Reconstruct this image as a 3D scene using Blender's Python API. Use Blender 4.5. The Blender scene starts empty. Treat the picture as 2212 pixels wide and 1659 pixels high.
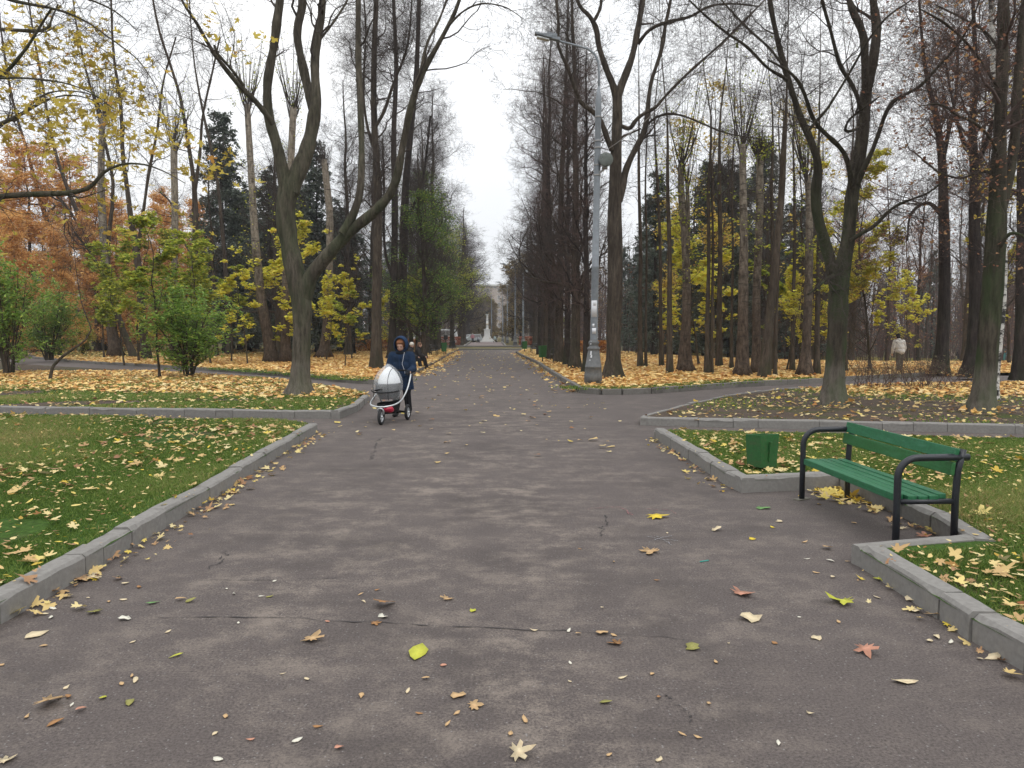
import bpy, bmesh, math, random
import numpy as np
from mathutils import Vector, Matrix, geometry
PI = math.pi
sc = bpy.context.scene
COL = sc.collection

# ------------------------------------------------------------------ camera
F, CX, CY, HOR, H = 1598.0, 1106.0, 829.5, 720.0, 1.65     # photo measured at 2212 x 1659
PITCH = math.atan((CY - HOR) / F)
cam = bpy.data.cameras.new('camera'); camo = bpy.data.objects.new('camera', cam); COL.objects.link(camo)
cam.sensor_width = 36.0; cam.lens = 36.0 * F / 2212.0
cam.clip_start = 0.05; cam.clip_end = 3000
camo.location = (0, 0, H); camo.rotation_euler = (PI / 2 - PITCH, 0, 0)
sc.camera = camo

# ------------------------------------------------------------------ sky, sun, exposure
SUN_EL, SUN_AZ = math.radians(55), math.radians(150)
w = bpy.data.worlds.new('World'); sc.world = w; w.use_nodes = True
nt = w.node_tree; nt.nodes.clear()
out = nt.nodes.new('ShaderNodeOutputWorld'); bg = nt.nodes.new('ShaderNodeBackground')
sky = nt.nodes.new('ShaderNodeTexSky'); sky.sky_type = 'NISHITA'; sky.sun_disc = False
sky.sun_elevation = SUN_EL; sky.sun_rotation = SUN_AZ
hs = nt.nodes.new('ShaderNodeHueSaturation'); hs.inputs['Saturation'].default_value = 0.25
tc = nt.nodes.new('ShaderNodeTexCoord'); nz = nt.nodes.new('ShaderNodeTexNoise')
nz.inputs['Scale'].default_value = 2.2; nz.inputs['Detail'].default_value = 4
rp = nt.nodes.new('ShaderNodeValToRGB')
rp.color_ramp.elements[0].position = 0.3; rp.color_ramp.elements[0].color = (0.86, 0.89, 0.93, 1)
rp.color_ramp.elements[1].position = 0.7; rp.color_ramp.elements[1].color = (1, 1, 1, 1)
ml = nt.nodes.new('ShaderNodeVectorMath'); ml.operation = 'SCALE'; ml.inputs['Scale'].default_value = 13.6   # overcast cloud layer
mx = nt.nodes.new('ShaderNodeMix'); mx.data_type = 'RGBA'; mx.inputs['Factor'].default_value = 0.9
L = nt.links.new
L(sky.outputs[0], hs.inputs['Color']); L(tc.outputs['Generated'], nz.inputs['Vector']); L(nz.outputs['Fac'], rp.inputs['Fac'])
sx = nt.nodes.new('ShaderNodeSeparateXYZ'); L(tc.outputs['Generated'], sx.inputs[0]); mr = nt.nodes.new('ShaderNodeMapRange'); L(sx.outputs['Z'], mr.inputs[0])
for i_, v_ in zip((1, 2, 3, 4), (0.0, 1.0, 8.4, 21.0)): mr.inputs[i_].default_value = v_        # an overcast sky is about three times brighter overhead than at the horizon
L(mr.outputs[0], ml.inputs['Scale']); L(rp.outputs['Color'], ml.inputs[0]); L(hs.outputs['Color'], mx.inputs[6]); L(ml.outputs[0], mx.inputs[7])
L(mx.outputs[2], bg.inputs['Color']); bg.inputs['Strength'].default_value = 0.10; L(bg.outputs[0], out.inputs['Surface'])
sun = bpy.data.lights.new('sun', 'SUN'); suno = bpy.data.objects.new('sun', sun); COL.objects.link(suno)
sun.energy = 0.7; sun.angle = math.radians(25); sun.color = (1, 0.97, 0.92)
suno.rotation_euler = (PI / 2 - SUN_EL, 0, PI - SUN_AZ)
suno.location = (0, 0, 60)
sc.view_settings.view_transform = 'Standard'; sc.view_settings.look = 'None'
sc.view_settings.exposure = 0.18; sc.view_settings.gamma = 1.0

# ------------------------------------------------------------------ photo pixel -> place in the park
_c, _s = math.cos(PITCH), math.sin(PITCH)
def ray(px, py):
    x = (px - CX) / F; y = -(py - CY) / F
    return np.array([x, y * _s + _c, y * _c - _s])
def sstep(a, b, x):
    t = np.clip((x - a) / (b - a), 0, 1); return t * t * (3 - 2 * t)
def hgt(x, y):                      # the wood on the right falls away from the path
    x = np.asarray(x, float); y = np.asarray(y, float)
    return -2.3 * sstep(31, 105, y) * sstep(0.09 * 60, 26, x)
def G(px, py, z=0.0):               # point on the ground (z above local ground)
    d = ray(px, py); t = (z - H) / d[2] if d[2] < -1e-4 else 200
    for _ in range(40):
        p = d * t; tn = (z + float(hgt(p[0], p[1])) - H) / d[2]
        t = 0.6 * t + 0.4 * tn
    p = d * t; return np.array([p[0], p[1], z + float(hgt(p[0], p[1]))])
def D(px, py, Y):                   # point at distance Y
    d = ray(px, py); t = Y / d[1]; p = d * t; p[2] += H; return p
def P2(px, py): return tuple(G(px, py)[:2])

# ------------------------------------------------------------------ objects
def tag(o, label=None, cat=None, group=None, kind=None):
    if label: o['label'] = label
    if cat: o['category'] = cat
    if group: o['group'] = group
    if kind: o['kind'] = kind
    return o
def thing(name, label, cat, loc=(0, 0, 0), rz=0, group=None, scale=1):
    o = bpy.data.objects.new(name, None); COL.objects.link(o); o.empty_display_size = 0.2
    o.location = [float(v) for v in loc]; o.rotation_euler = (0, 0, rz)
    o.scale = (scale,) * 3 if not hasattr(scale, '__len__') else scale
    return tag(o, label, cat, group)
def link(name, me, parent=None, m=None):
    o = bpy.data.objects.new(name, me); COL.objects.link(o)
    if m and not me.materials: me.materials.append(m)
    if parent: o.parent = parent
    return o

class Geo:
    def __init__(s): s.v = []; s.f = []; s.a = []; s.n = 0
    def add(s, V, Fc, a=0.5):
        V = np.asarray(V, float).reshape(-1, 3); Fc = np.asarray(Fc, int)
        s.v.append(V); s.f.append(Fc + s.n); s.n += len(V)
        s.a.append(np.broadcast_to(np.asarray(a, float), (len(Fc),)).copy())
    def mesh(s, name, m, smooth=True):
        me = bpy.data.meshes.new(name)
        if not s.v: return me
        V = np.concatenate(s.v)
        loops = np.concatenate([f.ravel() for f in s.f]).astype(np.int32)
        sizes = np.concatenate([np.full(len(f), f.shape[1]) for f in s.f])
        starts = np.concatenate([[0], np.cumsum(sizes)[:-1]]).astype(np.int32)
        me.vertices.add(len(V)); me.vertices.foreach_set('co', V.astype(np.float32).ravel())
        me.loops.add(len(loops)); me.loops.foreach_set('vertex_index', loops)
        me.polygons.add(len(sizes)); me.polygons.foreach_set('loop_start', starts)
        me.update(calc_edges=True)
        me.polygons.foreach_set('use_smooth', np.full(len(sizes), smooth))
        at = me.attributes.new('v', 'FLOAT', 'FACE'); at.data.foreach_set('value', np.concatenate(s.a).astype(np.float32))
        me.materials.append(m); me.update(); return me
    def build(s, name, m, parent=None, smooth=True): return link(name, s.mesh(name, m, smooth), parent)

def nrm(a): return a / np.maximum(np.linalg.norm(a, axis=-1, keepdims=True), 1e-9)
def tubes(g, P, R, S=5, a=0.5, cap=False):
    P = np.asarray(P, float); R = np.asarray(R, float); N, K, _ = P.shape
    T = nrm(np.gradient(P, axis=1)); m = nrm(P[:, -1] - P[:, 0])
    alt = np.where(np.abs(m[:, 2:3]) < 0.9, np.array([[0, 0, 1.0]]), np.array([[1.0, 0, 0]]))
    ref = nrm(np.cross(m, alt))
    u = nrm(np.cross(T, np.broadcast_to(np.cross(ref, m)[:, None], T.shape) * 1.0)) if False else nrm(ref[:, None] - T * np.sum(ref[:, None] * T, -1, keepdims=True))
    w_ = np.cross(T, u); an = 2 * PI * np.arange(S) / S
    V = P[:, :, None] + R[:, :, None, None] * (np.cos(an)[None, None, :, None] * u[:, :, None] + np.sin(an)[None, None, :, None] * w_[:, :, None])
    i = np.arange(N)[:, None, None] * K * S; k = np.arange(K - 1)[None, :, None] * S; s_ = np.arange(S)[None, None, :]; s2 = (s_ + 1) % S
    Fq = np.stack([i + k + s_, i + k + s2, i + k + S + s2, i + k + S + s_], -1).reshape(-1, 4)
    av = np.repeat(np.broadcast_to(np.asarray(a, float), (N,)), (K - 1) * S)
    g.add(V, Fq, av)
    if cap:
        base = g.n - N * K * S
        b = base + np.arange(N)[:, None] * K * S + np.arange(S)[None, ::-1]; t = base + np.arange(N)[:, None] * K * S + (K - 1) * S + np.arange(S)[None]
        for q in (b, t): g.f.append(q); g.a.append(np.full(N, 0.5))
def tube1(g, pts, r, S=8, cap=True, a=0.5):
    P = np.array(pts, float)[None]; R = np.broadcast_to(np.asarray(r, float), (len(pts),))[None]
    tubes(g, P, R, S, a, cap)
def box(g, c, s, rz=0, a=0.5, M3=None):
    x, y, z = np.array(s) / 2.0
    V = np.array([[i * x, j * y, k * z] for k in (-1, 1) for (i, j) in ((-1, -1), (1, -1), (1, 1), (-1, 1))])
    R = np.array([[math.cos(rz), -math.sin(rz), 0], [math.sin(rz), math.cos(rz), 0], [0, 0, 1]]) if M3 is None else M3
    g.add(V @ R.T + np.array(c), [[3, 2, 1, 0], [4, 5, 6, 7], [0, 1, 5, 4], [1, 2, 6, 5], [2, 3, 7, 6], [3, 0, 4, 7]], a)
def lathe(g, prof, S=20, c=(0, 0, 0), a=0.5):
    prof = np.array(prof, float); K = len(prof); an = 2 * PI * np.arange(S) / S
    V = np.stack([prof[:, :1] * np.cos(an), prof[:, :1] * np.sin(an), np.repeat(prof[:, 1:2], S, 1)], -1) + np.array(c)
    k = np.arange(K - 1)[:, None] * S; s_ = np.arange(S)[None]; s2 = (s_ + 1) % S
    g.add(V, np.stack([k + s_, k + s2, k + S + s2, k + S + s_], -1).reshape(-1, 4), a)
def bevel_obj(o, wd=0.01, seg=2):
    b = o.modifiers.new('bevel', 'BEVEL'); b.width = wd; b.segments = seg; b.limit_method = 'ANGLE'; return o
def resample(pts, K):
    pts = np.array(pts, float); Q = pts
    if len(pts) > 2:                                   # Catmull-Rom through the points
        E = np.vstack([2 * pts[0] - pts[1], pts, 2 * pts[-1] - pts[-2]]); o = []
        for i in range(1, len(E) - 2):
            for t in np.linspace(0, 1, 8, endpoint=False):
                a, b, c, d = E[i - 1:i + 3]
                o.append(0.5 * (2 * b + (c - a) * t + (2 * a - 5 * b + 4 * c - d) * t * t + (3 * b - a - 3 * c + d) * t ** 3))
        o.append(pts[-1]); Q = np.array(o)
    s = np.concatenate([[0], np.cumsum(np.linalg.norm(np.diff(Q[:, :3], axis=0), axis=1))])
    u = np.linspace(0, s[-1], K)
    return np.stack([np.interp(u, s, Q[:, j]) for j in range(Q.shape[1])], 1)

# ------------------------------------------------------------------ materials
def node_mat(name):
    m = bpy.data.materials.new(name); m.use_nodes = True; t = m.node_tree; t.nodes.clear()
    o = t.nodes.new('ShaderNodeOutputMaterial'); return m, t, o
def N(t, typ, **kw):
    n = t.nodes.new(typ)
    for k, v in kw.items():
        if k.startswith('i_'):
            key = k[2:]; key = int(key) if key.isdigit() else key.replace('_', ' ')
            n.inputs[key].default_value = v
        else: setattr(n, k, v)
    return n
def ramp(t, stops, inp=None):
    r = t.nodes.new('ShaderNodeValToRGB'); e = r.color_ramp.elements
    while len(e) < len(stops): e.new(0.5)
    for i, (p, c) in enumerate(stops): e[i].position = p; e[i].color = (*c[:3], 1)
    if inp: t.links.new(inp, r.inputs['Fac'])
    return r.outputs['Color']
def noise(t, vec, scale, detail=4, rough=0.55):
    n = N(t, 'ShaderNodeTexNoise', i_Scale=scale, i_Detail=detail, i_Roughness=rough)
    if vec: t.links.new(vec, n.inputs['Vector'])
    return n.outputs['Fac']
def mapping(t, vec, scale):
    n = N(t, 'ShaderNodeMapping'); n.inputs['Scale'].default_value = scale; t.links.new(vec, n.inputs['Vector']); return n.outputs[0]
def mixc(t, f, a, b, mode='MIX'):
    n = t.nodes.new('ShaderNodeMix'); n.data_type = 'RGBA'; n.blend_type = mode
    for s, v in ((0, f), (6, a), (7, b)):
        if hasattr(v, 'is_linked') or hasattr(v, 'links'): t.links.new(v, n.inputs[s])
        elif s == 0: n.inputs[0].default_value = v
        else: n.inputs[s].default_value = (*v[:3], 1)
    return n.outputs[2]
def bump(t, h, st=0.4, dist=0.02):
    b = N(t, 'ShaderNodeBump', i_Strength=st, i_Distance=dist); t.links.new(h, b.inputs['Height']); return b.outputs[0]
def bsdf(t, o, color, rough=0.8, metal=0.0, normal=None, spec=0.3):
    b = N(t, 'ShaderNodeBsdfPrincipled'); b.inputs['Roughness'].default_value = rough; b.inputs['Metallic'].default_value = metal
    b.inputs['Specular IOR Level'].default_value = spec
    if hasattr(color, 'links'): t.links.new(color, b.inputs['Base Color'])
    else: b.inputs['Base Color'].default_value = (*color[:3], 1)
    if normal: t.links.new(normal, b.inputs['Normal'])
    t.links.new(b.outputs[0], o.inputs['Surface']); return b
def obco(t, which='Object'): return N(t, 'ShaderNodeTexCoord').outputs[which]
def wpos(t): return N(t, 'ShaderNodeNewGeometry').outputs['Position']
def attr(t, name='v'): return N(t, 'ShaderNodeAttribute', attribute_name=name).outputs['Fac']
def rnd_obj(t): return N(t, 'ShaderNodeObjectInfo').outputs['Random']
def sepz(t, vec, ax='Z'):
    s = N(t, 'ShaderNodeSeparateXYZ'); t.links.new(vec, s.inputs[0]); return s.outputs[ax]
def maprange(t, v, a, b, c=0.0, d=1.0):
    m = N(t, 'ShaderNodeMapRange'); t.links.new(v, m.inputs[0])
    for i, q in zip((1, 2, 3, 4), (a, b, c, d)): m.inputs[i].default_value = q
    return m.outputs[0]
def math2(t, op, a, b):
    m = N(t, 'ShaderNodeMath', operation=op)
    for i, v in ((0, a), (1, b)):
        if hasattr(v, 'links'): t.links.new(v, m.inputs[i])
        else: m.inputs[i].default_value = v
    return m.outputs[0]

def simple(name, c, rough=0.6, metal=0.0, var=0.25, scale=30, bmp=0.0, spec=0.4):
    m, t, o = node_mat(name); v = obco(t)
    n = noise(t, v, scale, 5, .6)
    col = ramp(t, [(0.25, [x * (1 - var) for x in c]), (0.75, [min(1, x * (1 + var)) for x in c])], n)
    bsdf(t, o, col, rough, metal, bump(t, n, bmp, 0.01) if bmp else None, spec); return m
def bark(name, dark, light, moss=0.0, mossh=5.0, foot=0.0, sc_=1.0):
    m, t, o = node_mat(name); v = obco(t)
    n1 = noise(t, mapping(t, v, (9 * sc_, 9 * sc_, 1.5 * sc_)), 1.6, 6, 0.72)
    n2 = noise(t, mapping(t, v, (2.2, 2.2, .8)), 1.0, 3)
    col = ramp(t, [(0.30, [x * .6 for x in dark]), (0.5, [(x + y) * .5 for x, y in zip(dark, light)]), (0.72, [x * 1.2 for x in light])], n1)
    col = mixc(t, maprange(t, n2, .42, .68, 0, .6), col, [x * .6 for x in dark])
    if moss:
        n3 = noise(t, mapping(t, v, (2.0, 2.0, .7)), 1.3, 4)
        z = maprange(t, sepz(t, v), mossh * .35, mossh, 1.0, 0.0)
        f = math2(t, 'MULTIPLY', maprange(t, n3, .4, .62, 0, moss), z)
        col = mixc(t, f, col, (0.045, 0.075, 0.026))
    if foot:                                             # worn limewash left on the foot of the trunk
        f = math2(t, 'MULTIPLY', maprange(t, sepz(t, v), .75, 1.0, foot, 0.0), maprange(t, n1, .3, .6, .35, 1))
        col = mixc(t, f, col, (0.20, 0.175, 0.15))
    bsdf(t, o, col, 0.95, 0, bump(t, n1, 0.9, 0.04), 0.1); return m
def leafmat(name, stops, trans=0.35, rough=0.7):
    m, t, o = node_mat(name); col = ramp(t, stops, attr(t))
    d = N(t, 'ShaderNodeBsdfPrincipled', i_Roughness=rough); d.inputs['Specular IOR Level'].default_value = 0.25
    tr = N(t, 'ShaderNodeBsdfTranslucent'); ms = N(t, 'ShaderNodeMixShader', i_0=trans)
    t.links.new(col, d.inputs['Base Color']); t.links.new(col, tr.inputs['Color'])
    t.links.new(d.outputs[0], ms.inputs[1]); t.links.new(tr.outputs[0], ms.inputs[2]); t.links.new(ms.outputs[0], o.inputs['Surface']); return m
# ------------------------------------------------------------------ the park's materials
B_LIN = bark('linden_bark', (0.034, 0.027, 0.021), (0.098, 0.080, 0.063), .12, 3)
B_LINP = bark('linden_bark_dark', (0.022, 0.018, 0.016), (0.060, 0.048, 0.042), .2, 3)
B_MAP = bark('maple_bark', (0.046, 0.039, 0.030), (0.125, 0.108, 0.084), .35, 9, .45)
B_MOSS = bark('mossy_maple_bark', (0.034, 0.029, 0.022), (0.092, 0.078, 0.059), .75, 5.5, .45)
def popmat():
    m, t, o = node_mat('poplar_bark'); v = obco(t); n1 = noise(t, mapping(t, v, (7, 7, 2.2)), 1.6, 6, .7); n2 = noise(t, mapping(t, v, (2.5, 2.5, 11)), 1.0, 4, .65)
    up = ramp(t, [(.34, (.085, .070, .055)), (.5, (.20, .170, .135)), (.7, (.33, .29, .235))], n1); lo = ramp(t, [(.34, (.030, .022, .017)), (.52, (.085, .064, .048)), (.7, (.15, .115, .088))], n1)
    col = mixc(t, maprange(t, math2(t, 'ADD', sepz(t, v), math2(t, 'MULTIPLY', n2, 3)), 3.5, 8.5), lo, up); col = mixc(t, maprange(t, n2, .56, .64, 0, .75), col, (.045, .037, .03))
    bsdf(t, o, col, .95, 0, bump(t, n1, .9, .04), .1); return m
B_POP = popmat()
B_WOOD = bark('wood_bark', (0.040, 0.031, 0.024), (0.105, 0.082, 0.062), .2, 3)
B_TWIG = simple('twig_bark', (0.066, 0.054, 0.048), .95, 0, .3, 3, 0, .1)
B_TWIGR = simple('reddish_twig_bark', (0.10, 0.070, 0.062), .95, 0, .3, 3, 0, .1)
def birchmat():
    m, t, o = node_mat('birch_bark'); v = obco(t)
    n = noise(t, mapping(t, v, (3, 3, 6)), 1.2, 5, .7)
    bsdf(t, o, ramp(t, [(.45, (.03, .028, .025)), (.52, (.50, .48, .44)), (.8, (.66, .64, .6))], n), .8, 0, bump(t, n, .4)); return m
B_BIR = birchmat()
def asphalt(name, base, dust, speck=1.0):
    m, t, o = node_mat(name); p = wpos(t)
    fine = noise(t, p, 75, 5, .85); mid = noise(t, mapping(t, p, (2.6, 3.2, 1)), 1.0, 9, .78); big = noise(t, mapping(t, p, (.75, .5, 1)), 1.0, 6, .7)
    col = ramp(t, [(.34, [x * .45 for x in base]), (.66, [x * 1.6 for x in base])], fine)
    f = math2(t, 'MULTIPLY', maprange(t, math2(t, 'ADD', mid, math2(t, 'MULTIPLY', math2(t, 'ADD', fine, -.5), .45)), .46, .62, 0, 1), maprange(t, big, .36, .56, 0.10, 1))
    wear = maprange(t, math2(t, 'ABSOLUTE', math2(t, 'ADD', sepz(t, p, 'X'), .5), 0.0), .6, 2.6, 1.0, .45)
    col = mixc(t, math2(t, 'MULTIPLY', math2(t, 'MULTIPLY', f, .58), wear), col, dust)
    col = mixc(t, maprange(t, noise(t, p, .8, 6, .7), .36, .5, .5, 0), col, [x * .6 for x in base])
    col = mixc(t, maprange(t, noise(t, p, 9, 5, .8), .60, .68, 0, .35), col, [x * .45 for x in base])
    # colour turns paler along the far stretches
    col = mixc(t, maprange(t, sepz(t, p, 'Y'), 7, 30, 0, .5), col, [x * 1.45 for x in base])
    vo = N(t, 'ShaderNodeTexVoronoi', i_Scale=48.0); t.links.new(p, vo.inputs['Vector'])
    dots = maprange(t, vo.outputs['Distance'], .14, .26, 1, 0)
    sel = maprange(t, sepz(t, vo.outputs['Color'], 'X'), .78, .82, 0, .42 * speck)
    col = mixc(t, math2(t, 'MULTIPLY', dots, sel), col, (.30, .29, .285))
    bsdf(t, o, col, .86, 0, bump(t, fine, .5, .006), .25); return m
M_ASPH = asphalt('asphalt', (0.086, 0.072, 0.067), (0.26, 0.218, 0.182))
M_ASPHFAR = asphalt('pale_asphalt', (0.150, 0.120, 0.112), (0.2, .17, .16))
M_SEAM = simple('asphalt_crack', (0.040, 0.036, 0.036), .95, 0, .3, 40)
def concrete():
    m, t, o = node_mat('kerb_concrete'); p = wpos(t)
    n = noise(t, p, 26, 5, .6); s = noise(t, p, 1.7, 5, .7)
    col = ramp(t, [(.25, (.165, .156, .145)), (.75, (.245, .235, .220))], n)
    col = mixc(t, maprange(t, s, .60, .72, 0, .38), col, (.12, .115, .10))
    col = mixc(t, math2(t, 'MULTIPLY', attr(t), .30), col, (.18, .175, .16))
    bsdf(t, o, col, .9, 0, bump(t, n, .35, .008), .2); return m
M_KERB = concrete()
def oldkerb():
    m, t, o = node_mat('old_kerb_stone'); p = wpos(t); n = noise(t, p, 22, 5, .65); s = noise(t, p, 1.1, 6, .75)
    col = mixc(t, maprange(t, s, .5, .62, 0, .6), ramp(t, [(.25, (.135, .125, .112)), (.75, (.22, .207, .188))], n), (.06, .055, .048)); col = mixc(t, math2(t, 'MULTIPLY', attr(t), .5), col, (.10, .095, .085)); bsdf(t, o, col, .9, 0, bump(t, n, .5, .01), .2); return m
M_KERBO = oldkerb()
def soil(name, grass, mud, f0, f1, sc_=.8):
    m, t, o = node_mat(name); p = wpos(t)
    a = noise(t, p, sc_, 5, .65); b = noise(t, p, 22, 4, .7)
    col = mixc(t, maprange(t, a, f0, f1), ramp(t, [(.3, [x * .5 for x in mud]), (.7, [x * 1.3 for x in mud])], b), ramp(t, [(.3, [x * .5 for x in grass]), (.7, [x * 1.3 for x in grass])], b))
    bsdf(t, o, col, .95, 0, bump(t, b, .8, .03), .1); return m
M_LAWN = soil('lawn_soil', (.045, .090, .016), (.075, .06, .035), .30, .45)
M_BARE = soil('bare_soil', (.060, .075, .022), (.092, .070, .055), .50, .66, .7)
def carpetmat():
    m, t, o = node_mat('leaf_carpet_soil'); p = wpos(t)
    b = noise(t, p, 9, 4, .75); g = noise(t, mapping(t, p, (.12, .12, 1)), 1.0, 4)
    tan = ramp(t, [(.25, (.14, .06, .016)), (.5, (.50, .29, .08)), (.75, (.70, .47, .17))], b)
    grn = ramp(t, [(.3, (.035, .048, .014)), (.7, (.115, .135, .04))], b)
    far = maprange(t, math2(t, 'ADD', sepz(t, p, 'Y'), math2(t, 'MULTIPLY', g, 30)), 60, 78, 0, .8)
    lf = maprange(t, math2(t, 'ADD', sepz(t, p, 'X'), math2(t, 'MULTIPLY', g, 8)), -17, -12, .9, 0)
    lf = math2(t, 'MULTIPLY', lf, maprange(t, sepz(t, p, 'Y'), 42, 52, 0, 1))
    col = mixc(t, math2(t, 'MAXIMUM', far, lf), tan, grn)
    bsdf(t, o, col, .95, 0, bump(t, b, .8, .06), .1); return m
M_CARP = carpetmat()
M_GRND = soil('park_ground', (.075, .085, .028), (.14, .10, .05), .42, .6, .25)
GRASS = leafmat('grass_blade', [(0, (.06, .115, .018)), (.45, (.145, .225, .045)), (.8, (.225, .29, .075)), (1, (.34, .30, .12))], .40)
LITTER = leafmat('fallen_leaf', [(0, (.22, .10, .045)), (.12, (.36, .21, .11)), (.35, (.54, .38, .16)), (.6, (.62, .48, .20)), (.8, (.64, .54, .29)), (.92, (.64, .48, .06)), (1, (.20, .07, .03))], .15)
LITTERO = leafmat('orange_fallen_leaf', [(0, (.30, .115, .030)), (.2, (.54, .27, .080)), (.5, (.70, .45, .155)), (.75, (.76, .55, .225)), (.9, (.78, .63, .29)), (1, (.66, .5, .28))], .15)
L_YEL = leafmat('yellow_leaf', [(0, (.42, .42, .05)), (.4, (.62, .61, .08)), (.75, (.76, .70, .11)), (1, (.74, .55, .10))], .45)
L_OLV = leafmat('olive_yellow_leaf', [(0, (.34, .25, .045)), (.5, (.56, .43, .085)), (.85, (.68, .54, .12)), (1, (.5, .25, .07))], .5)
L_GRN = leafmat('green_leaf', [(0, (.05, .10, .018)), (.5, (.10, .19, .034)), (.85, (.19, .28, .05)), (1, (.40, .40, .07))], .45)
L_GRY = leafmat('yellowgreen_leaf', [(0, (.13, .18, .025)), (.4, (.28, .35, .045)), (.8, (.48, .50, .07)), (1, (.65, .55, .08))], .45)
L_LIL = leafmat('lilac_leaf', [(0, (.09, .165, .025)), (.5, (.19, .32, .05)), (.9, (.30, .43, .09)), (1, (.45, .47, .08))], .45, .45)
L_LAR = leafmat('larch_needle', [(0, (.42, .19, .055)), (.5, (.66, .36, .115)), (1, (.80, .52, .20))], .42)
L_SPR = leafmat('spruce_needle', [(0, (.042, .056, .040)), (.5, (.082, .104, .078)), (1, (.15, .165, .13))], .2)
L_YELF = leafmat('yellow_fallen_leaf', [(0, (.50, .30, .06)), (.4, (.64, .46, .07)), (.8, (.68, .55, .16)), (1, (.6, .45, .25))], .2)
L_BRN = leafmat('brown_leaf', [(0, (.18, .075, .05)), (.5, (.32, .15, .09)), (1, (.48, .28, .12))], .4)
L_HDG = leafmat('hedge_leaf', [(0, (.20, .07, .02)), (.5, (.42, .17, .05)), (1, (.6, .30, .08))], .25)
L_HDR = leafmat('red_hedge_leaf', [(0, (.18, .05, .028)), (.5, (.36, .12, .07)), (1, (.48, .22, .13))], .25)
L_DRY = leafmat('dry_bush_leaf', [(0, (.05, .05, .03)), (.5, (.11, .11, .06)), (1, (.2, .17, .09))], .25)

# ------------------------------------------------------------------ leaves, blades
MAPLE = []
for i, (a_, r_) in enumerate([(-90, .16), (-58, .44), (-40, .30), (-22, .55), (-2, .30), (20, .62), (38, .58), (52, .30), (72, .60), (90, .80), (108, .60), (128, .30), (142, .58), (160, .62), (182, .30), (202, .55), (220, .30), (238, .44)]):
    MAPLE.append((r_ * math.cos(math.radians(a_)), r_ * math.sin(math.radians(a_)), 0.0))
MAPLE = np.array(MAPLE)
OVAL = np.array([(0, -.5, 0), (.22, -.25, 0), (.27, .05, 0), (.16, .35, 0), (0, .62, 0), (-.16, .35, 0), (-.27, .05, 0), (-.22, -.25, 0)])
QUAD = np.array([(0, -.5, 0), (.42, 0, 0), (0, .55, 0), (-.42, 0, 0)])
STAR = np.array([(0, -.45, 0), (.45, -.25, 0), (.30, .12, 0), (.45, .42, 0), (0, .62, 0), (-.45, .42, 0), (-.30, .12, 0), (-.45, -.25, 0)])
NEED = np.array([(0, -.5, 0), (.16, 0, 0), (0, .5, 0), (-.16, 0, 0)])
def leaves(g, rng, C, size, shape=QUAD, tilt=1.0, curl=.25, a=None, drop=0.0):
    C = np.asarray(C, float); n = len(C)
    if not n: return
    size = np.broadcast_to(np.asarray(size, float), (n,))
    nz_ = np.stack([rng.normal(0, tilt, n), rng.normal(0, tilt, n), np.ones(n)], 1); nz_ = nrm(nz_)
    t0 = rng.normal(0, 1, (n, 3)); t0[:, 2] -= drop; y = nrm(t0 - nz_ * np.sum(t0 * nz_, 1, keepdims=True)); x = np.cross(y, nz_)
    cu = rng.normal(curl * .6, curl, n)
    S = shape[None] * size[:, None, None]
    if len(shape) > 5: S = S * rng.uniform(.74, 1.14, (n, len(shape), 1)) * np.stack([rng.uniform(.72, 1.1, n), rng.uniform(.85, 1.1, n), np.ones(n)], 1)[:, None]
    zz = ((np.abs(shape[:, 0]) ** 1.5)[None] * cu[:, None] + (shape[:, 1] ** 2)[None] * rng.normal(.1, curl, n)[:, None] + (shape[:, 0] * shape[:, 1])[None] * rng.normal(0, curl * 1.6, n)[:, None]) * size[:, None]
    V = C[:, None] + S[..., :1] * x[:, None] + S[..., 1:2] * y[:, None] + zz[..., None] * nz_[:, None]
    K = len(shape); g.add(V, np.arange(n * K).reshape(n, K), rng.uniform(0, 1, n) if a is None else a)
def inside(poly, X, Y):
    poly = np.array(poly); c = np.zeros(len(X), bool); j = len(poly) - 1
    for i in range(len(poly)):
        xi, yi = poly[i]; xj, yj = poly[j]
        c ^= ((yi > Y) != (yj > Y)) & (X < (xj - xi) * (Y - yi) / (yj - yi + 1e-12) + xi); j = i
    return c
def scatter(rng, poly, n, box_=None):
    p = np.array(poly); lo, hi = p.min(0), p.max(0)
    if box_: lo = np.maximum(lo, box_[:2]); hi = np.minimum(hi, box_[2:])
    X = rng.uniform(lo[0], hi[0], n); Y = rng.uniform(lo[1], hi[1], n); k = inside(poly, X, Y) & (np.abs(X) < .74 * Y + 3.0) & (Y > 1.5)
    return X[k], Y[k]

# ------------------------------------------------------------------ ground, asphalt, beds, kerbs
def struct(name, g, m, smooth=False): o = g.build(name, m, None, smooth); o['kind'] = 'structure'; return o
xs = np.concatenate([np.linspace(-420, -60, 19), np.linspace(-56, 56, 57), np.linspace(60, 420, 19)]); ys = np.concatenate([[-40, -10], np.linspace(-4, 130, 68), np.linspace(140, 600, 24)])
GX, GY = np.meshgrid(xs, ys); g = Geo(); nx = len(xs); I = np.arange(len(ys) - 1)[:, None] * nx + np.arange(nx - 1)[None]
g.add(np.stack([GX, GY, hgt(GX, GY) - .06], -1), np.stack([I, I + 1, I + nx + 1, I + nx], -1).reshape(-1, 4)); struct('ground', g, M_GRND, True)

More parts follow.
